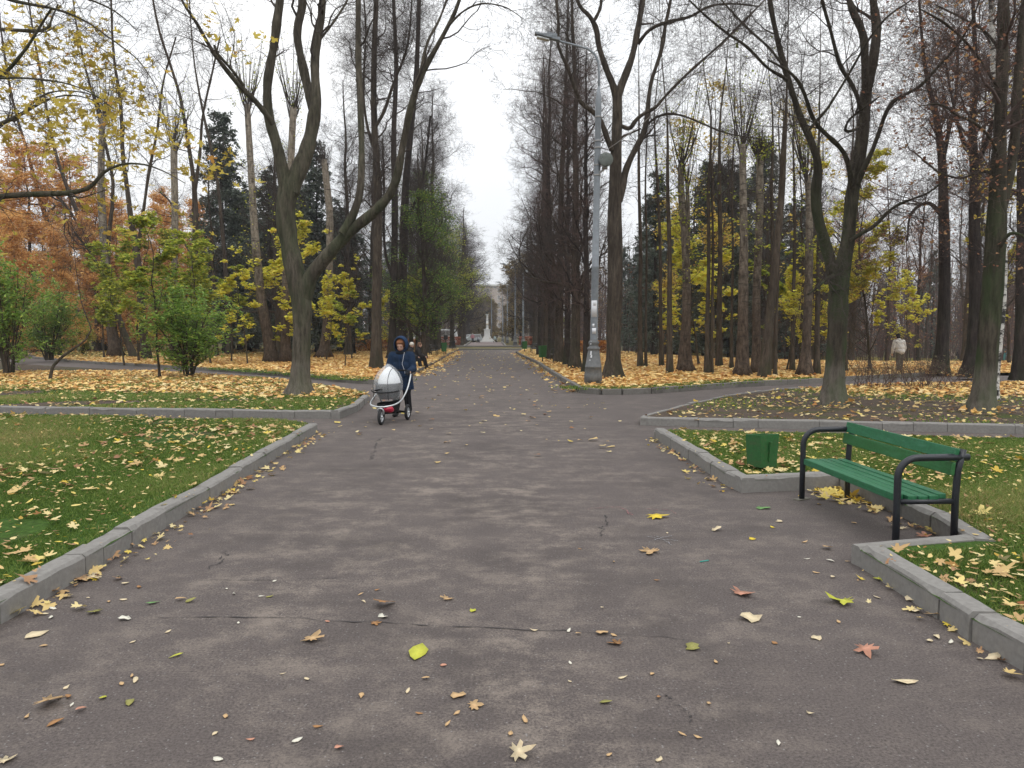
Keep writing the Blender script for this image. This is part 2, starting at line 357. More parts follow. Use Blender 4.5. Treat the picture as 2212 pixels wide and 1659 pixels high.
def flat(name, poly, z, m, step=None):
    pts = [Vector(p) for p in poly]; n = len(pts); ed = [(i, (i + 1) % n) for i in range(n)]
    if step:
        p = np.array(poly); a, b = p.min(0), p.max(0); q = np.meshgrid(np.arange(a[0], b[0], step), np.arange(a[1], b[1], step)); X, Y = q[0].ravel(), q[1].ravel()
        k = inside(poly, X, Y); pts += [Vector((float(x), float(y))) for x, y in zip(X[k], Y[k])]
    vv, _, ff, *_ = geometry.delaunay_2d_cdt(pts, ed, [list(range(n))], 1, 1e-5)
    me = bpy.data.meshes.new(name); V = [(v.x, v.y, z + float(hgt(v.x, v.y))) for v in vv]
    me.from_pydata(V, [], [list(f) for f in ff]); me.update()
    if me.polygons and me.polygons[0].normal.z < 0: me.flip_normals()
    for q in me.polygons: q.use_smooth = True
    o = link(name, me, None, m); o['kind'] = 'structure'; return o
def ext(p, q, d):              # the line q->p carried on past p by d metres
    p, q = np.array(p), np.array(q); v = (p - q) / np.linalg.norm(p - q); return tuple(p + v * d)

kA = [P2(*p) for p in [(0, 1349), (185, 1245), (287, 1182), (454, 1083), (648, 957), (686, 934)]]; kA = [ext(kA[0], kA[1], 6)] + kA
kB = [P2(*p) for p in [(0, 894), (205, 898), (466, 901), (636, 904), (735, 905), (772, 889), (797, 866)]]; kB = [ext(kB[0], kB[1], 9)] + kB
kC = [P2(*p) for p in [(797, 866), (785, 858), (740, 849), (615, 829), (454, 816), (325, 807), (164, 799), (53, 792), (-120, 786)]]
kD1 = [P2(*p) for p in [(70, 775), (205, 787), (323, 793), (469, 803), (627, 815), (748, 827), (815, 831), (838, 830), (890, 813), (923, 795), (963, 772), (986, 759)]]
kD0 = [P2(*p) for p in [(70, 775), (62, 768), (100, 760), (200, 756)]]
kE0 = [P2(*p) for p in [(2212, 1452), (2096, 1385), (1856, 1225)]]; kE0 = [ext(kE0[0], kE0[1], 6)] + kE0
kE1 = [P2(1856, 1225), P2(2103, 1205)]                      # near side of the bench bay
kE2 = [P2(2103, 1205), P2(2009, 1146), P2(1812, 1056)]      # back of the bay
kE3 = [P2(1812, 1056), P2(1601, 1065)]
kE4 = [P2(1601, 1065), P2(1566, 1048), P2(1506, 1006), P2(1414, 947)]
kF = [P2(*p) for p in [(2212, 938), (1973, 932), (1584, 924), (1383, 919)]]; kF = [ext(kF[0], kF[1], 12)] + kF
kF2 = [P2(*p) for p in [(1383, 919), (1386, 911), (1482, 883), (1568, 863), (1677, 849), (1833, 839), (1960, 834)]]
kH = [P2(*p) for p in [(1118, 763), (1129, 770), (1169, 789), (1188, 803), (1261, 848), (1300, 852), (1350, 852), (1400, 850), (1584, 836), (1771, 827), (1845, 821), (1990, 814)]]

bedA = kA + [P2(600, 926), P2(293, 916), P2(0, 909), (-22, 13.2), (-22, -4)]
bedB = kB + kC + [(-26, kC[-1][1]), (-26, kB[0][1])]
bedD = kD1 + [(-5.2, 72.5), (-60, 72.5), (-60, kD0[-1][1])] + kD0[::-1][:-1]
bedE = kE0 + kE1[1:] + kE2[1:] + kE3[1:] + kE4[1:] + [P2(1447, 949), P2(2043, 962), P2(2212, 966), (20, 10.2), (20, -4)]
bedF = kF + kF2[1:] + [(19, kF2[-1][1] + .5), (26, 22.5), (26, kF[0][1])]
bedH = kH + [(22, kH[-1][1] + 1.5), (60, 34), (60, 73), (1.2, 73)]
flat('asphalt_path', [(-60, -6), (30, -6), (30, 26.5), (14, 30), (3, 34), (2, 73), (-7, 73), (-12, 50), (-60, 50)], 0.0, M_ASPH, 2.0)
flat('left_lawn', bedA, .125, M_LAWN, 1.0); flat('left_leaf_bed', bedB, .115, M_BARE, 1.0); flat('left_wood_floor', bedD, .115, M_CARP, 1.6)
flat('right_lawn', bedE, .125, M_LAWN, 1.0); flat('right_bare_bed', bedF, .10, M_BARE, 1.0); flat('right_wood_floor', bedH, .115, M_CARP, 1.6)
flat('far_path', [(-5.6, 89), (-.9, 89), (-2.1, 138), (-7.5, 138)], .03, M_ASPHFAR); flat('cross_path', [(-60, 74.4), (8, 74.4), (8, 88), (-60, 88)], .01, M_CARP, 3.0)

krng = np.random.default_rng(5)
def kerb(name, pts, side, w=.15, h=.15, stone=1.0, cham=.02, z0=0.0, mt=None):
    g = Geo(); pts = [np.array(p) for p in pts]
    seg = [np.linalg.norm(b - a) for a, b in zip(pts, pts[1:])]; s = np.concatenate([[0], np.cumsum(seg)])
    n = max(1, int(round(s[-1] / stone))); P = np.array(pts)
    cuts = np.sort(np.concatenate([np.linspace(0, s[-1], n + 1), [q for q in s[1:-1] if True]])); cuts = [cuts[0]] + [b for a, b in zip(cuts, cuts[1:]) if b - a > .12]
    cuts[-1] = s[-1]
    at = lambda q: np.array([np.interp(q, s, P[:, 0]), np.interp(q, s, P[:, 1])])
    for a, b in zip(cuts, cuts[1:]):
        A, Bp = at(a), at(b); d = (Bp - A) / np.linalg.norm(Bp - A); nr = np.array([-d[1], d[0]]) * side
        A = A + d * .004 + nr * krng.normal(0, .004); Bp = Bp - d * .004 + nr * krng.normal(0, .004)
        dz, dz2 = krng.normal(0, .006), krng.normal(0, .006); V = []
        m_ = max(2, int(np.linalg.norm(Bp - A) / .13))
        for q_ in range(m_ + 1):
            Q = A + (Bp - A) * q_ / m_; zz = dz + (dz2 - dz) * q_ / m_; hz = float(hgt(*Q)) + z0; chip = (krng.uniform(.006, .028) if krng.uniform() < (.35 if q_ in (0, m_) else .10) else 0) * min(1, w / .15)
            for (off, z) in ((krng.normal(0, .0015), -.05), (krng.normal(0, .0025), h - cham - chip), (cham + chip + krng.normal(0, .002), h), (w - cham * .5, h), (w, h - cham * .5), (w, -.05)):
                V.append([*(Q + nr * off), hz + z + (zz + krng.normal(0, .0018) if z > 0 else 0)])
        k = 6; Fq = [[q_ * k + i, q_ * k + (i + 1) % k, q_ * k + k + (i + 1) % k, q_ * k + k + i] for q_ in range(m_) for i in range(k)]
        if side > 0: Fq = [f[::-1] for f in Fq]
        g.add(V, Fq, krng.uniform(0, 1)); g.f.append(np.array([[g.n - 6 * (m_ + 1) + i for i in range(6)], [g.n - 1 - i for i in range(6)]])); g.a.append(np.full(2, .5))
    return struct(name, g, mt or M_KERB)
kerb('lawn_kerb', kA, 1); kerb('leaf_bed_kerb', kB, 1, h=.155); kerb('path_edging', kC, 1, w=.08, h=.10)
kerb('wood_kerb', kD1, 1, mt=M_KERBO); kerb('wood_corner_kerb', kD0, -1, mt=M_KERBO)
kerb('lawn_kerb', kE0, -1, h=.16); kerb('bench_bay_kerb', kE1, 1, h=.14, w=.09); kerb('bench_bay_kerb', kE2, -1, h=.15); kerb('bench_bay_kerb', kE3, -1, h=.16); kerb('lawn_kerb', kE4, -1, h=.16)
kerb('bed_kerb', kF, -1); kerb('path_edging', kF2, -1, w=.09, h=.12); kerb('wood_kerb', kH, -1, h=.16, mt=M_KERBO)
kerb('path_edging', [P2(686, 934), P2(600, 926), P2(293, 916), P2(0, 909), (-22, 13.2)], 1, w=.08, h=.13); kerb('path_edging', [P2(1414, 947), P2(1447, 949), P2(2043, 962), P2(2212, 966), (20, 10.2)], -1, w=.08, h=.13)
for nm, y, x0, x1, hh in (('cross_kerb', 73.3, -26, 4, .16), ('cross_kerb', 88.3, -22, 5, .20)): kerb(nm, [(x0, y), (x1, y)], 1, w=.3, h=hh, stone=2)
kerb('far_kerb', [(-5.7, 89), (-7.6, 138)], 1, w=.2, h=.18, stone=3); kerb('far_kerb', [(-.8, 89), (-2.0, 138)], -1, w=.2, h=.18, stone=3)

# seam, cracks and chalk on the asphalt (thin worn strips)
def strip(name, px, wd, m, z=.004, wig=0.0, seed=1):
    rng = np.random.default_rng(seed); p = resample([[*P2(*q)] for q in px], 40); rw = np.cumsum(rng.normal(0, wig, (40, 2)), 0); p[:, :2] += rng.normal(0, wig * .6, (40, 2)) + rw - np.linspace(0, 1, 40)[:, None] * rw[-1]
    d = nrm(np.gradient(p, axis=0)); n = np.stack([-d[:, 1], d[:, 0]], 1); wv = wd * .8 * rng.uniform(.05, 1.2, (40, 1)) ** 1.5; wv[0] = wv[-1] = .001; a, b = p + n * wv, p - n * wv
    g = Geo(); V = np.concatenate([np.c_[a, np.full(40, z)], np.c_[b, np.full(40, z)]]); i = np.arange(39); g.add(V, np.stack([i, i + 1, i + 41, i + 40], 1)); return struct(name, g, m)
strip('asphalt_crack', [(330, 1334), (600, 1338), (850, 1350), (1106, 1360), (1280, 1366), (1500, 1385)], .006, M_SEAM, .004, .008)
strip('asphalt_crack', [(1306, 1112), (1298, 1135), (1302, 1142), (1294, 1160)], .010, M_SEAM, .004, .012, 2)
strip('asphalt_crack', [(495, 1185), (470, 1215), (452, 1235)], .006, M_SEAM, .004, .012, 3); strip('asphalt_crack', [(828, 945), (800, 985), (790, 996)], .012, M_SEAM, .004, .02, 4)
strip('asphalt_crack', [(1440, 1505), (1460, 1530), (1490, 1560)], .004, M_SEAM, .004, .006, 6); strip('asphalt_crack', [(430, 1254), (600, 1252), (730, 1248)], .004, M_SEAM, .004, .006, 7)
M_CHW = simple('white_chalk', (.22, .215, .225), .95, 0, .2, 60); M_CHP = simple('pink_chalk', (.20, .10, .10), .95, 0, .3, 60)
for i, q in enumerate([[(1398, 1160), (1432, 1166), (1466, 1169)], [(1402, 1173), (1430, 1164), (1452, 1158)], [(1420, 1159), (1436, 1169), (1450, 1179)]]): strip('chalk_mark', q, .006, M_CHW, .005 + i * .001, .003, 20 + i)
for i, q in enumerate([[(1268, 1102), (1300, 1100), (1345, 1096)], [(1340, 1098), (1362, 1112), (1352, 1104)], [(1395, 1100), (1440, 1104), (1460, 1111)]]): strip('chalk_mark', q, .007, M_CHP, .005 + i * .001, .006, 30 + i)

# ------------------------------------------------------------------ grass and leaf litter (nobody could count them)
KL = [kA, kB, kE0, kE1, kE2, kE3, kE4, kF, kF2]
def blades(rng, X, Y, z, hh, wd):
    n = len(X); an = rng.uniform(0, 2 * PI, n); h_ = hh * rng.uniform(.5, 1.3, n); w_ = wd * rng.uniform(.6, 1.3, n)
    ln = rng.normal(0, .55, (n, 2)) * h_[:, None]; b = np.stack([X, Y, np.full(n, z)], 1); d = np.stack([np.cos(an), np.sin(an), np.zeros(n)], 1) * w_[:, None]
    t = b + np.c_[ln, h_]; m_ = b + np.c_[ln * .35, h_ * .6]
    V = np.stack([b - d, b + d, m_ + d * .7, t, m_ - d * .7], 1); return V.reshape(-1, 3), np.arange(n * 5).reshape(n, 5)
def near_line(X, Y, lines, d):
    m = np.zeros(len(X), bool)
    for ln in lines:
        for a, b in zip(ln, ln[1:]):
            a = np.array(a[:2]); v = np.array(b[:2]) - a; t = np.clip(((X - a[0]) * v[0] + (Y - a[1]) * v[1]) / (v @ v), 0, 1); m |= np.hypot(X - a[0] - t * v[0], Y - a[1] - t * v[1]) < d
    return m
def vnoise(rng, X, Y, s):          # cheap value noise for patchiness
    k = rng.uniform(0, 6.28, 6); a = rng.uniform(.5, 1.6, 6); th = rng.uniform(0, 6.28, 6)
    return sum(np.sin((X * np.cos(t) + Y * np.sin(t)) * s * q + p) for t, q, p in zip(th, a, k)) / 6
def grass(name, poly, z, n, box_, hh, wd, seed, patch=.0, label='short grass'):
    rng = np.random.default_rng(seed); X, Y = scatter(rng, poly, n, box_); k = ~near_line(X, Y, KL, .165); X, Y = X[k], Y[k]
    k = rng.uniform(0, 1, len(X)) < np.clip((7.5 / np.maximum(Y, 3.5)) ** 1.3, 0, 1) * np.where(near_line(X, Y, KL, .42), .45, 1); X, Y = X[k], Y[k]
    pv = vnoise(rng, X, Y, 1.7); k = pv > patch * rng.uniform(.6, 1.4, len(X)) - .55; X, Y, pv = X[k], Y[k], pv[k]
    g = Geo(); V, Fq = blades(rng, X, Y, z, hh * np.clip(.85 + pv, .4, 1.5), wd * np.clip(Y / 7, .8, 2.4)); g.add(V, Fq, np.clip(.5 + .55 * pv + rng.normal(0, .24, len(X)), 0, 1)); tag(g.build(name, GRASS, None, False), label, 'grass', None, 'stuff')
grass('lawn_grass', bedA, .122, 800000, (-12, 1.5, 0, 14.2), .048, .0045, 11, .0, 'short green grass on the lawn left of the path')
grass('lawn_grass', bedE, .122, 800000, (0, 1.5, 11, 13), .048, .0045, 12, .0, 'short green grass on the lawn behind the green bench')
grass('bed_grass', bedB, .112, 420000, (-22, 14, -2, 26), .055, .008, 13, .25, 'thin grass on the bed around the forked tree on the left')
grass('bed_grass', bedF, .098, 200000, (2, 12, 24, 26), .04, .009, 14, .80, 'sparse grass on the bare bed on the right')
def strip_grass(name, line, w0, z, n, seed, label):
    rng = np.random.default_rng(seed); P = resample([list(p) for p in line], 200); i = rng.integers(0, 199, n); X = P[i, 0] + rng.normal(0, w0, n); Y = P[i, 1] + np.abs(rng.normal(0, w0, n)) + .2
    g = Geo(); V, Fq = blades(rng, X, Y, z, .06, .02); g.add(V, Fq, rng.uniform(0, .8, n)); tag(g.build(name, GRASS, None, False), label, 'grass', None, 'stuff')
strip_grass('kerb_grass', kH[4:10], .35, .11, 9000, 15, 'fringe of grass along the kerb by the lamp post'); strip_grass('kerb_grass', kD1[3:8], .4, .11, 9000, 16, 'fringe of grass along the kerb behind the pram')

def litter(name, poly, z, n, box_, size, shape, mat_, seed, label, keep=None, tilt=.24, curl=.17, follow=True):
    rng = np.random.default_rng(seed); X, Y = scatter(rng, poly, n, box_); k = ~near_line(X, Y, KL, .17) | (rng.uniform(0, 1, len(X)) < .25); X, Y = X[k], Y[k]
    if 'lawn' in name: k = vnoise(rng, X, Y, 1.1) + .6 * vnoise(rng, X, Y, 3.1) > rng.uniform(-1.0, .35, len(X)); X, Y = X[k], Y[k]
    if keep is not None: k = rng.uniform(0, 1, len(X)) < keep(X, Y, rng); X, Y = X[k], Y[k]
    sz = size * np.clip(rng.lognormal(-.15, .45, len(X)), .25, 1.7); g = Geo()
    leaves(g, rng, np.stack([X, Y, z + (hgt(X, Y) if follow else 0) + rng.uniform(0, .03, len(X))], 1), sz, shape, tilt, curl); return tag(g.build(name, mat_, None, False), label, 'fallen leaves', None, 'stuff')
litter('lawn_leaves', bedA, .145, 3300, (-12, 1.5, 0, 14.2), .088, MAPLE, LITTER, 31, 'pale fallen leaves scattered over the left lawn')
litter('lawn_leaves', bedA, .150, 12000, (-12, 1.5, 0, 14.2), .046, OVAL, LITTER, 32, 'small pale fallen leaves scattered over the left lawn')
litter('lawn_leaves', bedE, .145, 4000, (0, 1.5, 11, 13), .09, MAPLE, LITTER, 33, 'pale fallen leaves scattered over the lawn behind the bench')
litter('lawn_leaves', bedE, .150, 12000, (0, 1.5, 11, 13), .046, OVAL, LITTER, 34, 'small pale fallen leaves scattered over the lawn behind the bench')
backB = lambda X, Y, r: sstep(-.7, .5, Y - (18.6 - .22 * (X + 8)) + vnoise(r, X, Y, 1.2) * .9)
litter('bed_leaves', bedB, .13, 30000, (-24, 14, -3, 30), .115, STAR, LITTERO, 35, 'thick orange leaf carpet around the green bush', backB, .25, .22)
litter('bed_leaves', bedB, .135, 4200, (-22, 14, -2, 25), .085, STAR, LITTER, 36, 'pale leaves lying thinly on the front of the left bed')
litter('wood_leaves', bedD, .13, 150000, (-38, 19, -3, 73), .145, QUAD, LITTERO, 37, 'orange leaf carpet under the trees on the left', lambda X, Y, r: np.where((X < -14 + .1 * (60 - Y)) & (Y > 46), .10, np.where(Y > 52, .35, .85)), .2, .2)
litter('wood_leaves', bedH, .13, 170000, (-2, 19, 42, 73), .145, QUAD, LITTERO, 38, 'orange leaf carpet under the trees on the right', lambda X, Y, r: np.where(Y > 44, .35, .9) * np.where(X > 17, .5, 1), .2, .2)
litter('bed_leaves', bedF, .115, 6500, (2, 12, 24, 26), .075, STAR, LITTER, 39, 'pale leaves lying thinly on the bare right bed')
bushF = lambda X, Y, r: sstep(-.8, .6, Y - 18.3 + vnoise(r, X, Y, .9) * .8) * sstep(7.6, 8.6, X)
litter('bed_leaves', bedF, .11, 14000, (7, 15, 24, 26), .11, STAR, LITTERO, 40, 'orange leaf drift in front of the dry bush', bushF, .25, .22)
main = [(-3.4, 2), (2.6, 2), (2.2, 12), (2.4, 22), (1.4, 40), (.6, 72), (-5.2, 72), (-4.6, 40), (-4.2, 20), (-3.3, 12)]
litter('path_leaves', main, .008, 1500, (-6, 9, 3, 72), .085, STAR, LITTER, 41, 'small leaves scattered over the far part of the path', lambda X, Y, r: np.where(Y < 11, .25, .8), .12, .15, False)
def gutter(name, line, off, n, size, seed, label, mat_=LITTER):
    rng = np.random.default_rng(seed); P = resample([list(p) for p in line], 300); i = rng.integers(0, 299, n); q = np.abs(rng.normal(0, .16, n)) * off
    g = Geo(); leaves(g, rng, np.stack([P[i, 0] + q, P[i, 1] - .03 * np.abs(q), rng.uniform(.006, .03, n)], 1), size * np.clip(rng.lognormal(-.2, .5, n), .3, 1.6), MAPLE, .3, .2)
    tag(g.build(name, mat_, None, False), label, 'fallen leaves', None, 'stuff')
gutter('gutter_leaves', kA[1:], .8, 210, .062, 51, 'leaves gathered along the kerb of the left lawn'); gutter('gutter_leaves', kE0, -.7, 60, .058, 52, 'leaves gathered along the kerb nearest the bottom right')
gutter('gutter_leaves', kE4, -.8, 70, .06, 53, 'leaves gathered along the kerb by the green bin'); gutter('gutter_leaves', kD1[8:], 2.4, 900, .14, 54, 'yellow leaves gathered along the left edge of the far path', LITTERO)
gutter('gutter_leaves', kH[:5], -2.0, 500, .13, 55, 'yellow leaves gathered along the right edge of the far path', LITTERO); gutter('gutter_leaves', kE2, -1, 34, .085, 56, 'leaves blown under the green bench'); gutter('gutter_leaves', [kE2[-1], ext(kE2[-1], kE2[-2], -.75)], -1.4, 60, .105, 58, 'heap of yellow leaves in the corner behind the green bench', L_YELF)
gutter('gutter_leaves', [(x, 14.6) for x in (-11, -7, -4.6)], 1, 30, .09, 57, 'leaves on the narrow side path at left')
# ------------------------------------------------------------------ tree growing
def kids(rng, P, R, n, t=(.2, 1), L=(.5, 1.0), ang=(30, 60), up=.2, wig=.12, K=4, rr=.55, rtip=.35, rmax=9, taper=.5, rmin=.0016):
    N_, K0, _ = P.shape; idx = np.repeat(np.arange(N_), n); M = len(idx)
    tt = rng.uniform(t[0], t[1], M); kf = tt * (K0 - 1) * .999; k0 = kf.astype(int); fr = (kf - k0)[:, None]
    b = P[idx, k0] * (1 - fr) + P[idx, k0 + 1] * fr; rad = (R[idx, k0] * (1 - fr[:, 0]) + R[idx, k0 + 1] * fr[:, 0])
    T = nrm(P[idx, k0 + 1] - P[idx, k0]); rv = rng.normal(0, 1, (M, 3)); pp = nrm(rv - T * np.sum(rv * T, 1, keepdims=True))
    th = np.radians(rng.uniform(ang[0], ang[1], M))[:, None]; d = np.cos(th) * T + np.sin(th) * pp
    ln = rng.uniform(L[0], L[1], M) * (1 - taper * tt)
    r0 = np.clip(rad * rr * rng.uniform(.7, 1.1, M), rmin, rmax); Q = np.zeros((M, K, 3)); Q[:, 0] = b; p = b.copy()
    for k in range(1, K):
        d = d + rng.normal(0, wig, (M, 3)); d[:, 2] += up / (K - 1); d = nrm(d); p = p + d * (ln / (K - 1))[:, None]; Q[:, k] = p
    return Q, r0[:, None] * np.linspace(1, rtip, K)[None]
def trunk_path(rng, h, r, K=18, lean=(0, 0), wob=.25, top=.25, flare=.55):
    z = np.linspace(0, 1, K) ** 1.15; w_ = np.cumsum(rng.normal(0, wob / K ** .5, (K, 2)), 0) * z[:, None]
    P = np.c_[np.array(lean)[None] * (z * h)[:, None] + w_, z * h]; R = r * (1 - (1 - top) * z) * (1 + flare * np.exp(-z * h / .28)); return P[None], R[None]
def fresh(nm): return np.random.default_rng(abs(hash(nm)) % 1 if False else sum(ord(c) * (i + 7) for i, c in enumerate(nm)))

PROTO = {}
def proto(kind, parts): PROTO.setdefault(kind, []).append(parts)          # parts: (name, mesh)
def linden(seed, h=21, r=.23, n1=34, dens=1.0, clear=.17, spread=.20, leaf=None, nleaf=0, lt=(0, 1), bk=None, tw=None, narrow=False, lsz=1.0):
    rng = np.random.default_rng(seed); T, R = trunk_path(rng, h * .95, r, 20, (rng.normal(0, .012), 0), .35, .12)
    A, RA = kids(rng, T, R, n1, (clear, .97), (h * spread * .8, h * spread * 1.35), (16, 42) if narrow else (28, 62), .85, .30, 8, .40, .22, .09, .5)
    st = T[:, :, :] ; B, RB = kids(rng, A, RA, 10, (.15, 1), (h * .055, h * .125), (30, 75), .35, .32, 6, .5, .3, .03, .45)
    Bt, RBt = kids(rng, T, R, int((36 if narrow else 70) * dens), (clear * (1.1 if narrow else .5), .9), (.5, 1.9), (40, 85), .5, .3, 6, .10, .3, .018, .3)
    B = np.concatenate([B, Bt]); RB = np.concatenate([RB, RBt])
    C, RC = kids(rng, B, RB, max(2, int(6 * dens)), (.15, 1), (.35, 1.05), (25, 75), .1, .35, 4, .5, .4, .010, .4, .0042)
    E, RE = kids(rng, C, RC, max(2, int(4 * dens)), (.2, 1), (.2, .55), (25, 65), .05, .3, 3, .6, .5, .006, .3, .0034)
    g = Geo(); tubes(g, T, R, 10); tubes(g, A, RA, 6); c = Geo(); tubes(c, B, RB, 4); tubes(c, C, RC, 3); tubes(c, E, RE, 3)
    parts = [('trunk', g.mesh('linden_trunk', bk or B_LIN)), ('twigs', c.mesh('linden_twigs', tw or B_TWIG))]
    if leaf:
        lg = Geo(); P = C.reshape(-1, 3); k = (P[:, 2] > lt[0] * h) & (P[:, 2] < lt[1] * h); P = P[k]
        vn = vnoise(rng, P[:, 0] + P[:, 2], P[:, 1] - P[:, 2], 1.1); P = P[vn > -.05]; i = rng.integers(0, len(P), nleaf)
        leaves(lg, rng, P[i] + rng.normal(0, .12, (nleaf, 3)), lsz * rng.uniform(.07, .13, nleaf), QUAD, .7, .3); parts.append(('foliage', lg.mesh('linden_foliage', leaf)))
    return parts
def slender(seed, h=18, r=.13, n1=16, clear=.35, leaf=None, nleaf=0, bk=None, tw=None, spread=.14, lean=(0, 0), lt=(.1, 1), size=.11, fork=True):
    rng = np.random.default_rng(seed); T, R = trunk_path(rng, h, r, 16, lean, .5, .10)
    A, RA = kids(rng, T, R, n1, (clear, .98), (h * spread * .7, h * spread * 1.4), (20, 50), .8, .26, 7, .5, .25, .06, .5)
    B, RB = kids(rng, A, RA, 8, (.15, 1), (.6, 1.7), (25, 65), .3, .3, 5, .5, .3, .02, .4)
    Bs, RBs = kids(rng, T, R, 14, (clear * .25, clear * 1.2), (.5, 1.6), (50, 85), .3, .2, 5, .08, .3, .010, .3); B = np.concatenate([B, Bs]); RB = np.concatenate([RB, RBs])
    C, RC = kids(rng, B, RB, 5, (.15, 1), (.3, .9), (25, 65), .1, .3, 4, .5, .4, .008, .3, .0028)
    E, RE = kids(rng, C, RC, 3, (.2, 1), (.15, .45), (25, 60), .05, .25, 3, .6, .5, .005, .3, .0022)
    g = Geo(); tubes(g, T, R, 9); tubes(g, A, RA, 5); c = Geo(); tubes(c, B, RB, 4); tubes(c, C, RC, 3); tubes(c, E, RE, 3)
    parts = [('trunk', g.mesh('slender_trunk', bk or B_WOOD)), ('twigs', c.mesh('slender_twigs', tw or B_TWIG))]
    if leaf:
        lg = Geo(); P = C[:, 1:].reshape(-1, 3); k = (P[:, 2] > lt[0] * h) & (P[:, 2] < lt[1] * h); P = P[k]; vn = vnoise(rng, P[:, 0] + P[:, 2], P[:, 1] - P[:, 2], 1.3); P = P[vn > 0]; i = rng.integers(0, len(P), nleaf)
        leaves(lg, rng, P[i] + rng.normal(0, .1, (nleaf, 3)), rng.uniform(.6, 1.2, nleaf) * size, STAR, .6, .3); parts.append(('foliage', lg.mesh('slender_foliage', leaf)))
    return parts
def sapling(seed, h=6, n1=15, leaf=None, nleaf=900, size=.14, r=.045, spread=.30, clear=.18, patch=-.1):
    rng = np.random.default_rng(seed); T, R = trunk_path(rng, h, r, 14, (rng.normal(0, .05), rng.normal(0, .05)), .5, .15)
    A, RA = kids(rng, T, R, n1, (clear, .96), (h * spread * .6, h * spread * 1.3), (45, 75), .35, .12, 6, .5, .2, .03, .5)
    B, RB = kids(rng, A, RA, 6, (.25, 1), (.4, 1.0), (25, 55), .1, .15, 4, .5, .3, .01, .4)
    C, RC = kids(rng, B, RB, 4, (.2, 1), (.2, .5), (25, 60), .05, .2, 3, .5, .4, .006, .3, .0024)
    g = Geo(); tubes(g, T, R, 7); tubes(g, A, RA, 4); tubes(g, B, RB, 3); tubes(g, C, RC, 3); lg = Geo()
    P = C[:, 1:].reshape(-1, 3); vn = vnoise(rng, P[:, 0] * 1.3 + P[:, 2], P[:, 1] - P[:, 2], 1.6); P = P[vn > patch]; i = rng.integers(0, len(P), nleaf)
    leaves(lg, rng, P[i] + rng.normal(0, .07, (nleaf, 3)) * [1, 1, .5], rng.uniform(.6, 1.2, nleaf) * size, STAR, .35, .3); return [('stem', g.mesh('sapling_stem', B_WOOD)), ('foliage', lg.mesh('sapling_foliage', leaf))]
def spruce(seed, h=17, w_=3.0):
    rng = np.random.default_rng(seed); T, R = trunk_path(rng, h, .20, 14, (0, 0), .15, .06); n = 135
    tt = rng.uniform(.06, .99, n) ** .9; b = np.c_[np.zeros((n, 2)), tt * h]; az = rng.uniform(0, 2 * PI, n); ln = w_ * (1 - tt) ** .75 * rng.uniform(.65, 1.15, n) + .25
    s = np.linspace(0, 1, 6)[None]; out_ = s * ln[:, None]; zz = b[:, 2:] - .32 * out_ + .16 * out_ * s; A = np.stack([np.cos(az)[:, None] * out_, np.sin(az)[:, None] * out_, zz], -1); RA = np.full((n, 1), .02) * np.linspace(1, .2, 6)[None]
    B, RB = kids(rng, A, RA, 10, (.12, 1), (.35, .95), (35, 65), -.7, .15, 4, .4, .3, .006, .45)
    g = Geo(); tubes(g, T, R, 8); tubes(g, A, RA, 3); lg = Geo(); P = np.concatenate([B.reshape(-1, 3), B[:, 1:].reshape(-1, 3), A[:, 2:].reshape(-1, 3)]); P = P + rng.normal(0, .05, P.shape)
    leaves(lg, rng, P, rng.uniform(.22, .42, len(P)), NEED, .8, .2, None, .9); return [('trunk', g.mesh('spruce_trunk', B_LINP)), ('foliage', lg.mesh('spruce_foliage', L_SPR))]
def larch(seed, h=19, w_=3.6):
    rng = np.random.default_rng(seed); T, R = trunk_path(rng, h, .2, 14, (rng.normal(0, .01), 0), .3, .08); A, RA = kids(rng, T, R, 95, (.06, .99), (w_ * .7, w_ * 1.25), (62, 92), .25, .12, 6, .25, .2, .04, .75)
    B, RB = kids(rng, A, RA, 13, (.1, 1), (.4, 1.2), (30, 70), -.1, .2, 4, .5, .3, .01, .4); C, RC = kids(rng, B, RB, 3, (.1, 1), (.3, .7), (30, 70), -.2, .2, 3, .5, .4, .006, .3, .002)
    g = Geo(); tubes(g, T, R, 8); tubes(g, A, RA, 4); tubes(g, B, RB, 3); lg = Geo(); P = np.concatenate([C.reshape(-1, 3), B.reshape(-1, 3)]); P = P + rng.normal(0, .12, P.shape)
    leaves(lg, rng, P, rng.uniform(.2, .38, len(P)), NEED, 1.0, .2); return [('trunk', g.mesh('larch_trunk', B_WOOD)), ('foliage', lg.mesh('larch_foliage', L_LAR))]
